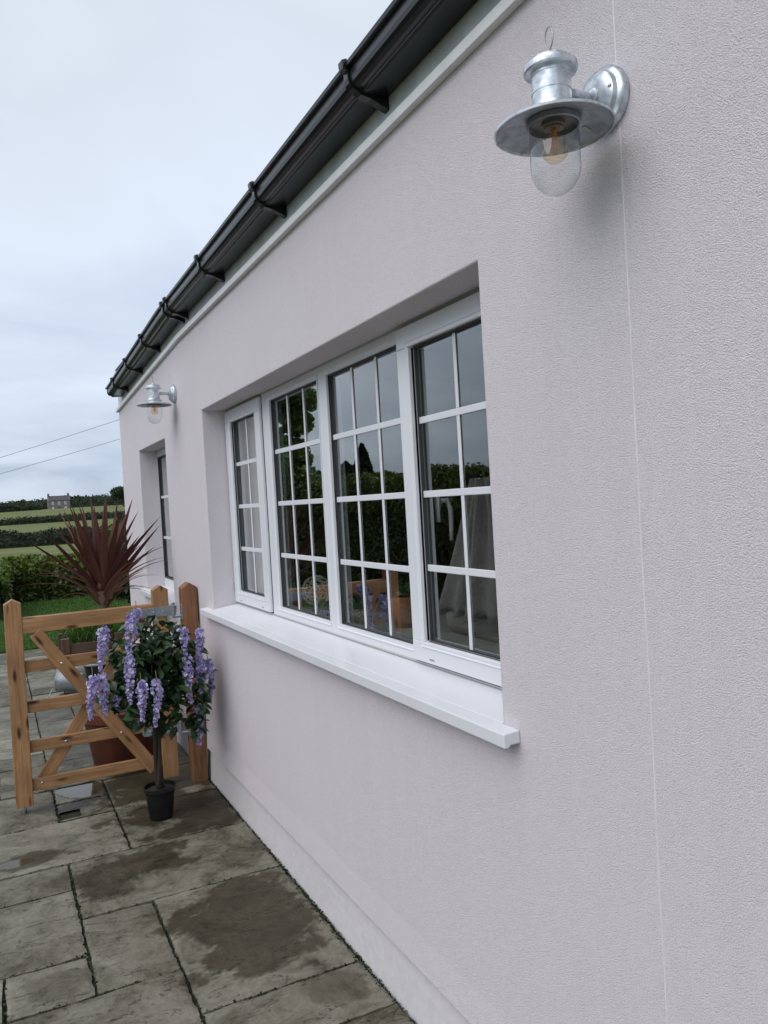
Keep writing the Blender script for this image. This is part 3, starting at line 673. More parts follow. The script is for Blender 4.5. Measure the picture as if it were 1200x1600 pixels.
# main four-light window
Lz0, Lz1 = 1.120, 2.105
lights = [(1.70, 2.160), (2.255, 2.872), (2.972, 3.586), (3.785, 4.232)]
bm = bmesh.new()
grid_frame(bm, F0, F0 + .062, W1[0] + .001, W1[1] - .001, 1.072, W1[3] - .001, Lz0, Lz1, [(1.64, 2.19), (2.255, 2.872), (2.972, 3.586), (3.76, 4.26)])
for ya, yb in lights[1:3]: light_bead(bm, ya, yb, Lz0, Lz1)
window = obj('window', bm, UPVC, house, label='wide white window of four lights with glazing bars')
for ya, yb in lights[1:3]: glazing(window, ya, yb, Lz0, Lz1, 3, 4)
for (ya, yb), (a, b) in ((lights[0], (1.60, 2.236)), (lights[3], (3.700, 4.322))):
    bm = bmesh.new(); x0, x1 = F0 - .016, F0 + .045
    za, zb = 1.148, 2.074
    o_ = (a, b, 1.083, 2.140)
    for q in ((a, b, 1.083, za - .0), (a, b, zb, 2.140)): box(bm, x0, x1, *q)
    box(bm, x0 + .0006, x1, a, ya, za, zb); box(bm, x0 + .0006, x1, yb, b, za, zb)
    light_bead(bm, ya, yb, za, zb, x0); obj('sash', bm, UPVC, window, bevel=0.0025)
    glazing(window, ya, yb, za, zb, 2, 4, xs=F0 + .004)
    bm = bmesh.new(); frame_ring(bm, F0 - .0015, F0 + .0012, a - .0055, b + .0055, 1.0775, 2.1455, 0.0055); obj('sash_gasket', bm, SEAL, window)
    for yy_ in (a + .12, b - .12): obj('drain_slot', B((x0 - .0012, x0 + .002, yy_ - .014, yy_ + .014, 1.095, 1.0995)), SPACER, window)
    for zz_ in (1.16, 2.02):
        bm = bmesh.new(); tube(bm, [(x0 + .002, b + .003 if a > 3 else a - .003, zz_ - .03), (x0 + .002, b + .003 if a > 3 else a - .003, zz_ + .03)], .004, 8); obj('hinge', bm, SPACER, window)
bm = bmesh.new(); box(bm, .196, .204, 2.145, 2.170, 1.52, 1.60); tube(bm, [(.206, 2.158, 1.585), (.235, 2.158, 1.59), (.243, 2.150, 1.56), (.243, 2.150, 1.50), (.240, 2.150, 1.46)], [.009, .009, .009, .008, .006], 8)
obj('handle', bm, UPVC, window, smooth=True)
def sill(win, y0, y1, zf, w):
    bm = bmesh.new()
    # nose runs past the opening; the inner part fits between the reveals
    prism(bm, [(-0.046, zf - .034), (-0.032, zf - .034), (-0.028, zf - .028), (-0.0005, zf - .028), (-0.0005, zf + .0035), (-0.046, zf)], y0, y1)
    prism(bm, [(-0.0005, zf - .004), (F0 + .060, zf - .004), (F0 + .060, zf + .022), (F0 + .001, zf + .022), (-0.0005, zf + .0035)], w[0] + .0015, w[1] - .0015)
    return obj('sill', bm, SILLM, win, bevel=0.003)
sill(window, 1.497, 4.462, 1.047, W1)
bm = bmesh.new(); frame_ring(bm, F0 - .004, F0 + .0008, W1[0] + .0008, W1[1] - .0008, 1.0715, W1[3] - .0008, 0.005); obj('sealant', bm, simple('sealant', (.45, .45, .45), .5), window)
# far window
bm = bmesh.new()
grid_frame(bm, F0 - .004, F0 + .060, W2[0] + .001, W2[1] - .001, 1.022, W2[3] - .001, 1.085, 2.045, [(5.43, 6.392)])
win2 = obj('window', bm, UPVC, house, bevel=0.002, label='narrow white window near the far corner')
glazing(win2, 5.43, 6.392, 1.085, 2.045, 3, 3, xs=F0 - .004)
bm = bmesh.new(); frame_ring(bm, F0 - .008, F0 - .0025, 5.431, 6.391, 1.086, 2.044, 0.012); obj('seal', bm, SEAL, win2)
sill(win2, 5.33, 6.56, 1.0, W2)

# things inside, seen through the glass --------------------------
def cloth(name, label, cat, x, y0, y1, z0, z1, folds, amp, m, grp=None, taper=0.0, skew=0.0, cx=None):
    n1_, n2_ = folds * 10, 16; V = []
    for j in range(n2_ + 1):
        v = j / n2_; z = z0 + (z1 - z0) * v; k = 1 - taper * v
        for i in range(n1_ + 1):
            u = i / n1_; y = (y0 + y1) / 2 + (u - .5) * (y1 - y0) * k + skew * v
            V.append((x + amp * math.sin(u * folds * 6.283 + 0.6 * math.sin(v * 3)) * (0.6 + .4 * math.sin(u * 13)), y, z + (0.01 * math.sin(u * folds * 6.283) if j == 0 else 0)))
    Fc = [[j * (n1_ + 1) + i, j * (n1_ + 1) + i + 1, (j + 1) * (n1_ + 1) + i + 1, (j + 1) * (n1_ + 1) + i] for j in range(n2_) for i in range(n1_)]
    base = np.array([x, (y0 + y1) / 2, z0]); o = raw(name, np.array(V) - base, Fc, m, smooth=True); o.location = tuple(base)
    so_ = o.modifiers.new('thick', 'SOLIDIFY'); so_.thickness = 0.002
    return tag(o, label, cat, grp)
NET = simple('curtain_cloth', (0.72, 0.69, 0.68), 0.9); PINKC = simple('pale_cloth', (0.42, 0.36, 0.37), 0.9)
cloth('curtain', 'grey net curtain drawn behind the far opening light of the wide window', 'curtain', 0.240, 3.66, 4.36, 1.105, 2.20, 9, 0.018, NET)
cloth('curtain', 'pale net curtain filling the narrow window by the far corner', 'curtain', 0.215, 5.40, 6.42, 1.1, 2.09, 14, 0.008, simple('net_cloth', (0.85, 0.83, 0.83), 0.9))
cloth('drape', 'pale pink drape hanging behind the near opening light of the wide window', 'curtain', 0.52, 2.16, 2.74, 1.14, 1.66, 5, 0.045, PINKC, taper=0.75, skew=-0.1)
# wire lattice ball on the inner sill
bc = Vector((0.335, 3.60, 1.176)); bm = bmesh.new()
import itertools
ico = bmesh.new(); bmesh.ops.create_icosphere(ico, subdivisions=3, radius=0.074)
keep = [e for e in ico.edges]
for e in keep:
    if rng.random() < 0.62:
        a, b = e.verts; jit = lambda v: bc + v.co * (1 + 0.05 * noise.noise(v.co * 60)) + Vector((noise.noise(v.co * 90), noise.noise(v.co * 91 + Vector((3, 1, 2))), 0)) * .008
        tube(bm, [jit(a), jit(b)], 0.0020, 5, False)
ico.free()
o = obj('lattice_ball', bm, simple('pale_wire', (0.80, 0.76, 0.66), 0.5)); tag(o, 'pale wire lattice ball on the inside window sill', 'ornament')
# table, boxes, terracotta figure
bm = B((0.46, 0.98, 2.0, 4.5, 0.985, 1.015)); t = thing('table', 'long pale table just inside the wide window', 'table', (0.7, 3.2, 0.1))
obj('tabletop', bm, simple('table_top_paint', (0.45, 0.45, 0.42), 0.35), t, bevel=.004)
for x, y in ((.5, 2.06), (.94, 2.06), (.5, 4.44), (.94, 4.44)): obj('leg', B((x - .025, x + .025, y - .025, y + .025, 0.1, 0.985)), WOODD, t)
ft = thing('terracotta_ornament', 'terracotta pot ornament with green leaf on the inside sill', 'ornament', (0.345, 2.71, 1.102))
bm = bmesh.new(); lathe(bm, [(0.0, .0), (.034, .0), (.046, .05), (.050, .09), (.044, .12), (.030, .118), (0.0, .11)], (0.345, 2.71, 1.1025), n=20); obj('pot_body', bm, simple('orange_clay', (0.42, 0.16, 0.08), 0.7), ft, smooth=True)
V_, F_2 = leaf_quads(np.array([(0.345 + rng.gauss(0, .02), 2.71 + rng.gauss(0, .025), 1.20 + rng.uniform(-.01, .06)) for _ in range(26)]), 0.035); raw('leaves', V_, F_2, WISL, ft, np.repeat(NR.uniform(.3, 1, 26), 4))
o = obj('cushion', B((0.62, .92, 2.35, 2.9, 1.02, 1.20)), simple('cream_cushion', (0.45, 0.40, 0.36), 0.9), None, bevel=.06, seg=5); tag(o, 'cream cushion lying on the inside table behind the near light', 'cushion')

# ---------------------------------------------------------------- wall lamps
def wall_lamp(y, z, label):
    """fisherman's lamp; z is the height of the shade rim, y its place along the wall"""
    L = thing('wall_lamp', label, 'lamp', (0, y, z + 0.09), 'galvanised fisherman lamps on the wall')
    ax = -0.130; c = (ax, y, z); zc = z + .070
    # back plate
    bm = bmesh.new(); lathe(bm, [(.0, -.0005), (.057, -.0005), (.059, -.006), (.059, -.014), (.056, -.019), (.049, -.022), (.046, -.030), (.036, -.036), (.020, -.038), (.0, -.039)], (0, y, zc), 'x', 40)
    bp_ = obj('back_plate', bm, GALV, L, smooth='auto')
    for s in (-1, 1):
        bm = bmesh.new(); lathe(bm, [(.0, -.029), (.0035, -.0295), (.0045, -.032), (.0025, -.0345), (.0, -.035)], (0, y + s * .040, zc + .004), 'x', 12)
        obj('screw', bm, WIREM, bp_, smooth=True)
    bm = bmesh.new(); lathe(bm, [(.0, -.033), (.017, -.033), (.017, -.041), (.012, -.044), (.0, -.044)], (0, y, zc), 'x', 20); lathe(bm, [(.0085, -.036), (.0085, ax + .030)], (0, y, zc), 'x', 18)
    obj('arm', bm, GALV, L, smooth='auto')
    # housing: skirt, body, cap
    bm = bmesh.new()
    lathe(bm, [(.0440, .014), (.0462, .016), (.0465, .027), (.0450, .0285), (.0385, .031), (.0375, .033), (.0375, .040), (.0350, .0405), (.0348, .060), (.0360, .061), (.0360, .064), (.0348, .065), (.0346, .090), (.0360, .091), (.0362, .098)], c, n=40)
    obj('housing', bm, GALV, L, smooth='auto')
    bm = bmesh.new(); lathe(bm, [(.0352, .0965), (.0450, .0975), (.0476, .100), (.0482, .105), (.0470, .110), (.043, .1125), (.039, .1135), (.0375, .118), (.030, .122), (.018, .125), (.007, .128), (.005, .132), (.0, .133)], c, n=40)
    cp_ = obj('cap', bm, GALV, L, smooth='auto')
    bm = bmesh.new(); ring = [(ax, y + .011 * math.sin(a), z + .160 - .019 * math.cos(a)) for a in [0.35 + k * (6.283 - .7) / 18 for k in range(19)]]
    tube(bm, [(ax, y, z + .128)] + ring + [(ax, y, z + .130)], .0013, 6); obj('hanging_loop', bm, WIREM, cp_, smooth=True)
    # shade: shallow cone with rolled rim
    bm = bmesh.new(); lathe(bm, [(.043, .0195), (.050, .0175), (.074, .0105), (.098, .0030), (.103, .0012), (.106, -.001), (.1055, -.0045), (.103, -.0045), (.101, -.001), (.073, .0070), (.050, .0140), (.043, .0160)], c, n=56)
    sh = obj('shade', bm, GALV, L, smooth='auto')
    bm = bmesh.new(); lathe(bm, [(.0998, -.0016), (.073, .0062), (.050, .0132), (.040, .0150)], c, n=56); obj('shade_lining', bm, GALVD, sh, smooth=True)
    bm = B((ax + .060, ax + .078, y - .012, y - .004, z + .0058, z + .0068)); bmesh.ops.rotate(bm, verts=bm.verts, cent=(ax + .069, y, z + .006), matrix=Matrix.Rotation(.27, 3, 'Y'))
    obj('sticker', bm, simple('sticker_paper', (0.45, .45, .45), .6), sh)
    # glass jar
    bm = bmesh.new(); pr = [(.0415, .013), (.0430, .004), (.0445, -.036), (.0445, -.068)] + [(.0445 * math.cos(a), -.068 - .050 * math.sin(a)) for a in [i * math.pi / 2 / 10 for i in range(1, 10)]] + [(.0012, -.118)]
    lathe(bm, pr, c, n=40); obj('glass_jar', bm, JAR, L, smooth=True)
    bm = bmesh.new(); lathe(bm, [(.0418, .0140), (.0470, .0130), (.0475, .004), (.0455, .002), (.0438, .003)], c, n=40); obj('jar_collar', bm, GALVD, L, smooth='auto')
    # bulb
    bm = bmesh.new(); lathe(bm, [(.0, .0140), (.0405, .0138), (.0405, .0115), (.021, .011), (.0205, .004), (.0175, .002), (.017, -.001), (.0, -.001)], c, n=28); obj('bulb_holder', bm, simple('holder', (.14, .13, .10), .45, .3), L, smooth='auto')
    bm = bmesh.new(); lathe(bm, [(.011, -.001), (.012, -.008), (.018, -.020), (.023, -.032), (.024, -.041), (.021, -.051), (.012, -.059), (.001, -.062)], c, n=28); bb = obj('bulb', bm, BULBG, L, smooth=True)
    bm = bmesh.new()
    for k in range(4):
        a = k * math.pi / 2 + .5; tube(bm, [(ax + .003 * math.cos(a), y + .003 * math.sin(a), z - .008), (ax + .006 * math.cos(a + .4), y + .006 * math.sin(a + .4), z - .042)], .0016, 6)
    tube(bm, [(ax, y, z - .001), (ax, y, z - .012)], .004, 8); obj('filament', bm, simple('amber_filament', (.75, .30, .06), .5), bb, smooth=True)
    return L
BULBG = glass_mat('bulb_glass', 0.8, 0.02, (0.97, 0.86, 0.72))
wall_lamp(1.11, 2.243, 'large galvanised wall lamp with clear jar beside the pale render joint, nearest the camera')
wall_lamp(4.98, 2.272, 'small looking galvanised wall lamp between the two windows under the gutter')

# ---------------------------------------------------------------- gate
def plank(name, p0, p1, w, d, m, parent, axis_d=Vector((0, 1, 0)), bevel=0.003, peak=0.0, label=None):
    """a timber from p0 to p1 (centre line), w across, d deep along axis_d; own grain direction"""
    p0, p1 = Vector(p0), Vector(p1); X = (p1 - p0).normalized(); Yv = axis_d.normalized(); Z = X.cross(Yv).normalized(); Yv = Z.cross(X)
    L = (p1 - p0).length; bm = bmesh.new()
    if peak:
        prism(bm, [(0, -w / 2), (L, -w / 2), (L + peak, 0), (L, w / 2), (0, w / 2)], -d / 2, d / 2, 'y')
    else: box(bm, 0, L, -d / 2, d / 2, -w / 2, w / 2)
    me = bpy.data.meshes.new(name); bmesh.ops.recalc_face_normals(bm, faces=bm.faces); bm.to_mesh(me); bm.free()
    o = link_mesh(name, me, m, parent, label)
    Mx = Matrix((X, Yv, Z)).transposed().to_4x4(); Mx.translation = p0 - origin(parent); o.matrix_local = Mx
    b = o.modifiers.new('bevel', 'BEVEL'); b.width = bevel; b.segments = 2; b.limit_method = 'ANGLE'
    return o
gate = thing('garden_gate', 'low five bar wooden garden gate standing open across the patio', 'gate', (-0.6, 4.75, 0))
GYc = 4.765
Sx0, Sx1 = -0.998, -0.209
plank('stile', (Sx0, GYc, 0.040), (Sx0, GYc, 1.150), 0.088, 0.070, WOOD, gate, peak=.026)
plank('stile', (Sx1, GYc, 0.040), (Sx1, GYc, 1.150), 0.088, 0.070, WOOD, gate, peak=.026)
xa, xb = Sx0 + .0445, Sx1 - .0445
o = plank('top_rail', (xa, GYc, 1.026), (xb, GYc, 1.026), 0.086, 0.062, WOOD, gate)
for z in (0.798, 0.575, 0.356, 0.143): plank('rail', (xa, GYc + .002, z), (xb, GYc + .002, z), 0.066, 0.026, WOOD, gate)
fb = plank('brace', (-0.892, GYc - .0245, 0.982), (-0.300, GYc - .0245, 0.105), 0.072, 0.024, WOOD, gate)
plank('brace', (-0.915, GYc + .029, 0.125), (-0.31, GYc + .029, 0.985), 0.072, 0.024, WOOD, gate)
for x, z in ((-0.768, .798), (-0.770, .356), (-.475, .356), (-.905, .150), (-.622, .575)):
    yy = GYc - .0365 if (x, z) in ((-0.768, .798), (-.475, .356), (-.622, .575)) else GYc - .011
    bm = bmesh.new(); lathe(bm, [(.0, -.006), (.005, -.005), (.0075, -.001), (.0075, .001)], (x, yy, z), 'y', 12)
    obj('bolt', bm, GALV, gate, smooth=True)
bm = bmesh.new(); tube(bm, [(Sx0 + .002, GYc, -0.002), (Sx0 + .002, GYc, .045)], .007, 10); obj('drop_bolt', bm, GALVD, gate, smooth=True)
def strap(z, x0):
    bm = bmesh.new(); yv = GYc - .0375
    pr = [(x0, z - .012), (x0 + .006, z - .021), (x0 + .02, z - .024), (-.150, z - .030), (-.150, z + .030), (x0 + .02, z + .024), (x0 + .006, z + .021), (x0, z + .012)]
    A = [bm.verts.new((x, yv - .005, zz)) for x, zz in pr]; Bq = [bm.verts.new((x, yv + .001, zz)) for x, zz in pr]
    n_ = len(pr)
    for k in range(n_): bm.faces.new((A[k], A[(k+1) % n_], Bq[(k+1) % n_], Bq[k]))
    bm.faces.new(A); bm.faces.new(Bq[::-1])
    lathe(bm, [(.012, -.031), (.012, .031)], (-.141, yv - .002, z), n=16, close=True)
    h = obj('strap_hinge', bm, GALVD, gate, bevel=.001)
    for x in (x0 + .045, x0 + .15, -.2):
        bm = bmesh.new(); lathe(bm, [(.0, -.004), (.004, -.0035), (.0065, 0)], (x, yv - .005, z), 'y', 12)
        obj('coach_bolt', bm, GALVD, h, smooth=True)
strap(1.022, -.405); strap(0.330, -.36)
post = thing('gate_post', 'reddish brown square gate post fixed against the pink wall', 'post', (-0.05, 4.72, 0))
plank('post_body', (-0.052, 4.715, -0.03), (-0.052, 4.715, 1.152), 0.088, 0.095, WOODR, post, axis_d=Vector((0, 1, 0)), peak=.03, bevel=.004)
for z in (1.022, .33):
    bm = bmesh.new(); box(bm, -.1015, -.0965, 4.675, 4.715, z - .055, z + .035)
    tube(bm, [(-.100, 4.715, z - .036), (-.141, 4.724, z - .036)], .009, 10); tube(bm, [(-.141, 4.7255, z - .046), (-.141, 4.7255, z + .046)], .0085, 12)
    obj('hook_plate', bm, GALVD, post, bevel=.001)

# ---------------------------------------------------------------- artificial wisteria in a black pot
WC = Vector((-0.362, 4.245, 0))
wis = thing('wisteria_tree', 'small wisteria with hanging lilac flowers in a black pot before the gate', 'plant', (WC.x, WC.y, 0))
bm = bmesh.new(); lathe(bm, [(.0, .004), (.056, .004), (.060, .010), (.074, .135), (.080, .150), (.083, .152), (.083, .170), (.078, .172), (.076, .150), (.0, .146)], (WC.x, WC.y, 0), n=36)
obj('pot', bm, POTP, wis, smooth='auto'); bm = bmesh.new(); lathe(bm, [(.0, .158), (.075, .152)], (WC.x, WC.y, 0), n=24); obj('soil', bm, SOIL, wis)
bm = bmesh.new()
for k in range(3):
    a0 = k * 2.1; tube(bm, [(WC.x + .012 * math.cos(a0 + t_ * 5), WC.y + .012 * math.sin(a0 + t_ * 5), .15 + t_ * .72) for t_ in [i / 14 for i in range(15)]], [.013 - .005 * i / 14 for i in range(15)], 7)
ends = []
for k in range(22):
    a0 = k * 2.399; z0 = rng.uniform(.62, .86); rr = rng.uniform(.12, .24); e = (WC.x + rr * math.cos(a0), WC.y + rr * .8 * math.sin(a0), z0 + rng.uniform(.0, .16))
    tube(bm, [(WC.x, WC.y, z0), ((WC.x + e[0]) / 2, (WC.y + e[1]) / 2, max(z0, e[2]) + .04), e], [.005, .004, .002], 5); ends.append(e)
obj('trunk', bm, simple('dark_bark', (.03, .02, .014), .9, noise_amt=.4, nscale=30), wis, smooth=True)
def pointed_leaves(cs, size, droop=0.5):
    V, Fc, T = [], [], []
    for c in cs:
        s = size * rng.uniform(.7, 1.25); a = rng.uniform(0, 6.283); d = Vector((math.cos(a), math.sin(a), -droop + rng.uniform(-.5, .4))).normalized()
        sd2 = d.cross(Vector((rng.uniform(-.5, .5), rng.uniform(-.5, .5), 1))).normalized(); up = sd2.cross(d)
        c = Vector(c); b0 = len(V)
        P = [(0, 0, 0), (.3, .26, .05), (.62, .24, .03), (1, 0, -.10), (.62, -.24, .03), (.3, -.26, .05), (.45, 0, -.05)]
        for u, v, w in P: V.append(tuple(c + d * (u - .3) * s + sd2 * v * s + up * w * s))
        for f in ((0, 1, 6), (1, 2, 6), (2, 3, 6), (3, 4, 6), (4, 5, 6), (5, 0, 6)): Fc.append([b0 + i for i in f])
        T += [max(0, rng.gauss(.32, .2))] * 7
    return V, Fc, T
cs = []
while len(cs) < 950:
    u = Vector((rng.gauss(0, 1), rng.gauss(0, 1), rng.gauss(0, 1))).normalized() * rng.random() ** .35
    k_ = 1 + .45 * noise.noise(u * 2.6); p = Vector((WC.x + .02 + u.x * .235 * k_, WC.y + u.y * .20 * k_, .80 + u.z * .245 * k_))
    if p.z < .62 and p.x < WC.x - .02 and rng.random() < .6: continue
    cs.append(p)
for sx, n_s, zl in ((.20, 60, .36), (.10, 55, .30), (-.04, 45, .26), (.03, 50, .34), (-.13, 40, .22), (.24, 35, .30)):   # trailing strands
    yy_ = WC.y + rng.uniform(-.14, .02)
    for k in range(n_s):
        t_ = rng.random(); cs.append(Vector((WC.x + sx + rng.gauss(0, .022) + .02 * math.sin(t_ * 5), yy_ + rng.gauss(0, .03), .76 - t_ * zl)))
for k in range(45): cs.append(Vector((WC.x - .2 + rng.gauss(0, .035), WC.y - .05 + rng.gauss(0, .04), .74 - rng.random() * .12)))
V_, F_2, T_ = pointed_leaves(cs, .068); raw('foliage', V_, F_2, WISL, wis, T_)
def at_y(x, z, y): k = y / 4.2; return (-1.063 + (x + 1.063) * k, 1.6 + (z - 1.6) * k)
def raceme(x, z0, z1, y, R, dens=1.0):
    x0_, zt = at_y(x, z0, y); x1_, zb = at_y(x + rng.uniform(-.02, .02), z1 - rng.uniform(0, .03), y); bow = rng.uniform(-.018, .018)
    V, Fc, T = [], [], []; nfl = int(52 * dens * (zt - zb) / .2) + 8
    bm = bmesh.new()
    for i in range(nfl):
        t_ = (i + rng.random() * .6) / nfl; r = R * .76 * (min(1, .4 + t_ * 3.5) * (1 - t_) ** .8 + .12) * rng.uniform(.35, 1.2) * (1 + .35 * noise.noise(Vector((t_ * 6, x * 30, 0)))); a = i * 2.399 + rng.random()
        c = Vector((x0_ + (x1_ - x0_) * t_ + r * math.cos(a) + .006 * math.sin(t_ * 5) + bow * math.sin(t_ * 3.1), y + r * math.sin(a), zt - (zt - zb) * t_)); out = Vector((math.cos(a), math.sin(a), rng.uniform(-.5, .5))).normalized()
        s = .0112 * (1.15 - .6 * t_) * rng.uniform(.8, 1.2)
        for q in range(3):     # banner and two wings
            nrm = (out + Vector((rng.uniform(-.7, .7), rng.uniform(-.7, .7), rng.uniform(-.4, .7)))).normalized(); e1 = nrm.cross(Vector((0, 0, 1))).normalized(); e2 = nrm.cross(e1)
            b0 = len(V); cc = c + out * .003 + e1 * rng.uniform(-.5, .5) * s + e2 * rng.uniform(-.5, .5) * s; V.append(tuple(cc - nrm * s * .25))
            for k in range(6):
                aa = k * math.pi / 3; V.append(tuple(cc + e1 * math.cos(aa) * s + e2 * math.sin(aa) * s * .8 + nrm * s * rng.uniform(-.05, .3)))
            for k in range(6): Fc.append([b0, b0 + 1 + k, b0 + 1 + (k + 1) % 6])
            T += [max(0, rng.gauss(.45 if q == 0 else .3, .22))] * 7
    f = raw('flower_cluster', V, Fc, PETAL, wis, T)
    bm = bmesh.new(); tube(bm, [(x0_, y + .01, zt + .045), (x0_, y, zt), (x1_, y, zb + .01)], [.0022, .002, .001], 5); obj('stalk', bm, TREESTALK, f)
TREESTALK = simple('green_stalk', (.16, .17, .06), .6)
for a in [(-.597, 1.035, .84, 4.10, .034), (-.462, 1.085, .89, 4.05, .036), (-.480, .875, .64, 4.06, .032), (-.662, .800, .585, 4.08, .026), (-.622, .800, .60, 4.12, .026), (-.430, .735, .535, 4.02, .028),
          (-.352, .735, .515, 4.00, .026), (-.208, .985, .835, 4.08, .026), (-.183, .835, .61, 4.08, .030), (-.112, .965, .70, 4.14, .024), (-.080, .80, .585, 4.20, .024), (-.126, .82, .62, 4.14, .024), (-.144, .565, .365, 4.16, .025), (-.45, .66, .55, 4.15, .022), (-.43, 1.11, 1.065, 4.05, .016), (-.56, .68, .62, 4.16, .016), (-.60, .93, .90, 4.16, .014)]: raceme(*a)

# ---------------------------------------------------------------- cordyline in a terracotta pot behind the gate
PC = Vector((-0.36, 5.36, 0)); cor = thing('cordyline', 'dark burgundy spiky cordyline in a large terracotta pot behind the gate', 'plant', PC)
bm = bmesh.new(); lathe(bm, [(.0, .0), (.205, .0), (.215, .01), (.262, .300), (.266, .305), (.285, .310), (.288, .372), (.270, .380), (.256, .372), (.254, .33), (.0, .33)], PC, n=44); obj('pot', bm, TERRA, cor, smooth='auto')
bm = bmesh.new(); lathe(bm, [(.0, .34), (.255, .335)], PC, n=30); obj('soil', bm, SOIL, cor)
KB = 5.4 / 5.4
hub = Vector((-0.452, 5.42, 1.055))
bm = bmesh.new(); tube(bm, [(PC.x - .03, 5.38, .3), (-.42, 5.40, .6), (-.45, 5.42, .9), tuple(hub + Vector((0, 0, .06)))], [.042, .034, .030, .034], 12); obj('trunk', bm, BARK, cor, smooth=True)
def sword(V, Fc, T, b, tip, w, ti, lift, droop=0.0):
    b, tip = Vector(b), Vector(tip); ctrl = b + (tip - b) * .45 + Vector((0, 0, lift)); n_ = 9; s0 = len(V)
    for i in range(n_ + 1):
        t_ = i / n_; p = b * (1 - t_) ** 2 + ctrl * 2 * t_ * (1 - t_) + tip * t_ ** 2
        tg = ((ctrl - b) * (1 - t_) + (tip - ctrl) * t_).normalized(); sd2 = tg.cross(Vector((.2, .5, 1))).normalized()
        nr = sd2.cross(tg); ww = w * (0.55 + 1.6 * t_ if t_ < .28 else 1.0 * (1 - ((t_ - .28) / .72) ** 1.6)) * .5 + .0006
        V += [tuple(p - sd2 * ww + nr * ww * .45), tuple(p), tuple(p + sd2 * ww + nr * ww * .45)]; T += [ti] * 3
    for i in range(n_):
        for k in range(2):
            a = s0 + i * 3 + k; Fc.append([a, a + 1, a + 4, a + 3])
tips = [(-0.617, 1.683), (-0.565, 1.693), (-0.53, 1.697), (-0.484, 1.676), (-0.466, 1.681), (-0.38, 1.739), (-0.409, 1.653), (-0.23, 1.707), (-0.255, 1.492), (-0.057, 1.575), (-0.073, 1.524), (-0.126, 1.38), (-0.806, 1.542), (-0.732, 1.561), (-0.929, 1.509), (-0.921, 1.36), (-0.885, 1.24), (-0.841, 1.242), (-0.964, 1.188), (-0.739, 1.064), (-0.173, 1.627), (-0.196, 1.462), (-0.011, 1.39), (-0.048, 1.309), (0.015, 1.291), (-.06, 1.171), (-0.131, 1.097), (-0.157, 1.074)]
V, Fc, T = [], [], []
for i, (x, z) in enumerate(tips):
    d = Vector((x - hub.x, 0, z - hub.z)); upr = d.z / d.length
    y = hub.y + rng.uniform(-.22, .22) * (1.1 - .4 * upr)
    x = min(x, -.03) if z > 1.2 else x
    thin = upr < .62
    sword(V, Fc, T, hub + Vector((rng.gauss(0, .012), rng.gauss(0, .012), rng.uniform(-.03, .06))), (x, y, z), .018 if thin else .050, (rng.uniform(.35, .75) if thin else rng.uniform(-.15, .12)), (.12 if thin else .03) * (1 if upr < .9 else .3))
for i in range(17):     # the inner bunch
    a = rng.uniform(0, 6.283); el = rng.uniform(.95, 1.5); L_ = rng.uniform(.46, .70); dv_ = Vector((math.cos(a) * math.cos(el), math.sin(a) * math.cos(el), math.sin(el)))
    sword(V, Fc, T, hub + Vector((rng.gauss(0, .015), rng.gauss(0, .015), rng.uniform(-.02, .08))), hub + dv_ * L_, .046, rng.uniform(-.3, .25) if i % 4 else .6, rng.uniform(-.03, .08))
for i in range(18):     # outer, arching or hanging
    a = rng.uniform(0, 6.283); el = rng.uniform(.1, .8); L_ = rng.uniform(.35, .55); dv_ = Vector((math.cos(a) * math.cos(el), math.sin(a) * math.cos(el), math.sin(el)))
    tp = hub + dv_ * L_; tp.x = min(tp.x, -.04); sword(V, Fc, T, hub + Vector((rng.gauss(0, .012), rng.gauss(0, .012), rng.uniform(-.06, .02))), tp, .020, rng.uniform(.0, .6), .08)
raw('leaves', V, Fc, CORD, cor, T, smooth=True)

# ---------------------------------------------------------------- planter, cans beyond the gate
pl = thing('wooden_planter', 'dark wooden raised planter on legs beyond the gate', 'planter', (-0.15, 8.6, 0))
for x0 in (-.50, .0): plank('leg', (x0, 8.33, -.0), (x0, 8.33, .42), .075, .075, WOODD, pl)
plank('leg', (-.50, 8.75, 0), (-.50, 8.75, .42), .075, .075, WOODD, pl)
for z in (.20, .31): plank('side_board', (-.46, 8.33, z), (.1, 8.33, z), .10, .03, WOODD, pl)
plank('side_board', (-.50, 8.37, .25), (-.50, 8.71, .25), .2, .03, WOODD, pl)
obj('soil', B((-.46, .1, 8.36, 8.74, .18, .345)), SOIL, pl)
V, Fc, T = [], [], []
for i in range(260):
    a = rng.uniform(0, 6.283); r = rng.uniform(.12, .38); b = Vector((rng.uniform(-.45, .05), rng.uniform(8.38, 8.7), .34)); tip_ = b + Vector((math.cos(a) * r, math.sin(a) * r, rng.uniform(-.1, .2)))
    sword(V, Fc, T, b, tip_, .010, rng.uniform(.0, .8), .22)
o = raw('fern', np.array(V) - np.array([-.2, 8.54, .34]), Fc, GRASSM, None, T); o.location = (-.2, 8.54, .34); tag(o, 'grassy green fern spilling over the wooden planter', 'plant')
bk = thing('galvanised_bucket', 'galvanised bucket tipped on its side on the paving behind the gate', 'bucket', (-.50, 7.66, 0))
bm = bmesh.new(); lathe(bm, [(.0, .0), (.075, .0), (.078, .004), (.104, .20), (.108, .203), (.108, .210), (.101, .208), (.076, .012), (.0, .012)], (0, 0, 0), n=32)
bmesh.ops.transform(bm, matrix=Matrix.Translation((-.42, 7.70, .098)) @ Matrix.Rotation(math.radians(-118), 4, 'Z') @ Matrix.Rotation(math.radians(83), 4, 'X'), verts=bm.verts); bd = obj('body', bm, GALVD, bk, smooth='auto')
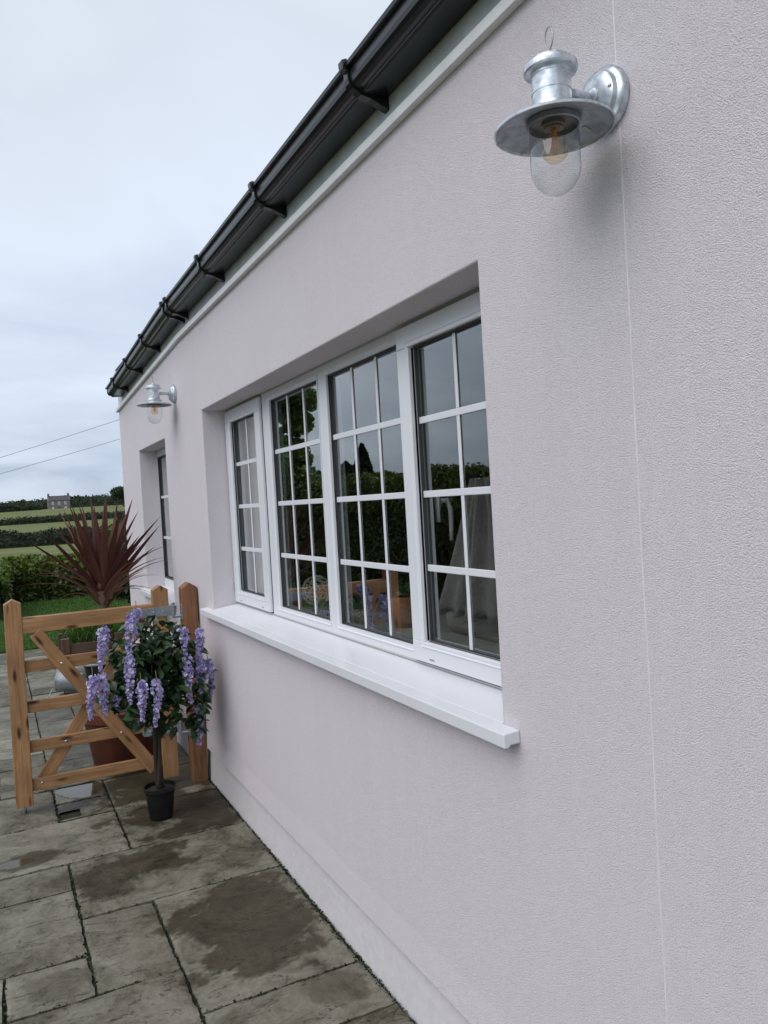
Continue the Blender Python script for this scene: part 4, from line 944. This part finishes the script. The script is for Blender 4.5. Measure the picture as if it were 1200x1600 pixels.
bm = bmesh.new(); tube(bm, [(-.60 + .12 * math.cos(a) , 7.62 + .1 * math.cos(a), .01 + .12 * math.sin(a)) for a in [i * math.pi / 12 for i in range(13)]], .003, 6); obj('handle', bm, WIREM, bd, smooth=True)
bp2 = thing('plastic_pot', 'empty dark grey plastic pot standing under the wooden planter', 'pot', (-.26, 7.95, 0))
bm = bmesh.new(); lathe(bm, [(.0, .0), (.085, .0), (.115, .19), (.122, .195), (.122, .222), (.112, .222), (.110, .195), (.082, .012), (.0, .012)], (-.26, 7.95, 0), n=28); obj('pot_body', bm, BLACKP, bp2, smooth='auto')
bm = bmesh.new(); lathe(bm, [(.1225, .200), (.1265, .203), (.1265, .220), (.1225, .223)], (-.26, 7.95, 0), n=28); obj('rim', bm, simple('grey_rim', (.3, .31, .32), .4), bp2, smooth=True)

# ---------------------------------------------------------------- planting beyond the house corner and the clipped hedge
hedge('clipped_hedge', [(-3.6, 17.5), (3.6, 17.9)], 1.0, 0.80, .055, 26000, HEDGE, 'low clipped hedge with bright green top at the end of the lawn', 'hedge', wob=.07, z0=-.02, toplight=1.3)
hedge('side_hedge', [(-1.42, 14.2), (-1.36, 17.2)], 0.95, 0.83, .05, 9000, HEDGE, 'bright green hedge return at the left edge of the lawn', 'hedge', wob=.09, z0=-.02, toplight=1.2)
def shrub(name, loc, r, h, leaf, count, m, label, grp=None):
    L = Vector(loc); t = thing(name, label, 'shrub', loc, grp); bm = bmesh.new()
    for k in range(6):
        a = k * 1.05; tube(bm, [L, L + Vector((math.cos(a) * r * .3, math.sin(a) * r * .3, h * .4)), L + Vector((math.cos(a) * r * .6, math.sin(a) * r * .6, h * .8))], [.03, .02, .008], 6)
    obj('stem', bm, BARK, t); C, T = [], []
    for i in range(count):
        u = Vector((rng.gauss(0, 1), rng.gauss(0, 1), rng.gauss(0, 1))).normalized(); k = (.8 + .35 * noise.noise(u * 2.2 + L)) * rng.uniform(.75, 1.05)
        C.append((L.x + u.x * r * k, L.y + u.y * r * k, L.z + h * .5 + u.z * h * .5 * k)); T.append(max(0, rng.gauss(.3, .18)))
    V_, F_2 = leaf_quads(np.array(C), leaf); raw('foliage', V_, F_2, m, t, np.repeat(T, 4))
shrub('evergreen_shrub', (1.12, 12.6, 0), .62, 1.35, .05, 9000, DHEDGE, 'very dark evergreen shrub just behind the far corner of the house')
shrub('evergreen_shrub', (1.05, 15.6, 0), .55, 1.5, .05, 7000, HEDGE, 'light green shrub rising behind the dark evergreen by the corner')
shrub('evergreen_shrub', (2.45, 19.6, 0), 1.1, 2.05, .07, 8000, DHEDGE, 'rounded dark bush above the hedge beside the house corner')
# reflected side of the garden
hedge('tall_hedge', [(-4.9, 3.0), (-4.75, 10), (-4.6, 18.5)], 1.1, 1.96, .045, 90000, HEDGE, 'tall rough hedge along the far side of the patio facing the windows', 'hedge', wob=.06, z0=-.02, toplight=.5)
tree('ash_tree', (-4.15, 16.3, 0), 4.6, .98, .055, 40000, TREEL, 'leafy light green tree rising over the tall hedge', .09, seed=3)
tree('conifer', (-9.85, 24.0, 0), 3.5, 1.3, .09, 9000, DHEDGE, 'dark pointed conifer behind the tall hedge', .12, seed=5, conifer=True)
tree('conifer', (-7.9, 21.0, 0), 2.75, 1.9, .09, 9000, DHEDGE, 'shorter dark conifer beside the pointed one behind the tall hedge', .12, seed=8, conifer=True)

# ---------------------------------------------------------------- hedgerows, woodland, farmhouse, cables
G_H = 'dark hedgerows dividing the fields'
hedge('hedgerow', [(-34, 78), (4, 80), (50, 88)], 2.6, 1.25, .16, 22000, FARL, 'nearest dark hedgerow crossing the fields, just beyond the clipped hedge', 'hedge', wob=.3, group=G_H, wav=3)
hedge('hedgerow', [(-70, 195), (5, 200), (100, 215)], 3.5, 1.2, .3, 16000, FARL, 'middle dark hedgerow below the pale field of the farmhouse', 'hedge', wob=.35, group=G_H, wav=5)
hedge('hedgerow', [(-160, 420), (-5, 425), (20, 440)], 7, 2.6, .6, 12000, FARL, 'farthest dark hedgerow left of the farmhouse', 'hedge', wob=.25, group=G_H, wav=14)
hedge('woodland', [(-250, 650), (20, 600), (80, 560), (200, 480)], 26, 5.4, 1.0, 30000, FARL, 'low dark wood along the skyline behind the farmhouse', 'wood', wob=.3, kind='stuff', wav=24)
tree('spreading_tree', (56.5, 400, terrain_z(56.5, 400)), 8.8, 6.2, .55, 12000, FARL, 'broad dark tree on the skyline beside the house corner', .6, seed=12)
fh = thing('farmhouse', 'grey stone farmhouse with slate roof and two end chimneys far across the fields', 'house', (30.8, 450, 5.9))
FS = simple('farm_stone', (.17, .155, .15), .9, noise_amt=.3, nscale=1.2); fx0, fx1, fy0, fy1, fz = 25.4, 36.2, 450, 456, 6.0
obj('wall', B((fx0, fx1, fy0, fy1, fz, 11.7)), FS, fh)
bm = bmesh.new(); prism(bm, [(fy0 - .3, 11.55), (fy0 + 3, 14.1), (fy1 + .3, 11.55)], fx0 + .4, fx1 - .4, 'x'); rf = obj('roof', bm, simple('farm_slate', (.06, .055, .07), .7), fh)
for xa_, xb_ in ((fx0 - .01, fx0 + .39), (fx1 - .39, fx1 + .01)):
    bm = bmesh.new(); prism(bm, [(fy0 - .2, 11.7), (fy0 + 3, 14.4), (fy1 + .2, 11.7)], xa_, xb_, 'x'); obj('gable', bm, FS, fh)
for x in (fx0 + .5, fx1 - .5): obj('chimney', B((x - .48, x + .48, fy0 + 2.2, fy0 + 3.8, 14.0, 15.3)), FS, rf)
WF = simple('farm_window', (.6, .6, .58), .5)
for x in (fx0 + 2.3, fx0 + 5.4, fx0 + 8.5):
    w_ = obj('window', B((x - .55, x + .55, fy0 - .08, fy0 - .01, 9.2, 10.9)), WF, fh); obj('pane', B((x - .38, x + .38, fy0 - .12, fy0 - .081, 9.35, 10.75)), simple('farm_pane', (.32, .34, .36), .3), w_)
for x in (fx0 + 2.3, fx0 + 8.5): obj('window', B((x - .5, x + .5, fy0 - .08, fy0 - .01, 6.6, 8.1)), WF, fh)
obj('door', B((fx0 + 4.9, fx0 + 5.9, fy0 - .08, fy0 - .01, 5.6, 8.0)), SEAL, fh)
def cable(z0, z1, label):
    bm = bmesh.new(); pts = []
    for i in range(25):
        t_ = i / 24; x = -24 + 56 * t_; k = (x + 0.6) / 5.4; pts.append((x, 40, z0 + (z1 - z0) * k - .0 + .004 * (x - 2) ** 2 * .6))
    tube(bm, pts, .011, 6); o = obj('overhead_cable', bm, simple('cable_grey', (.26, .28, .31), .7)); tag(o, label, 'cable', 'overhead cables')
cable(4.55, 6.28, 'upper of the two thin overhead cables against the sky'); cable(3.82, 5.34, 'lower of the two thin overhead cables against the sky')
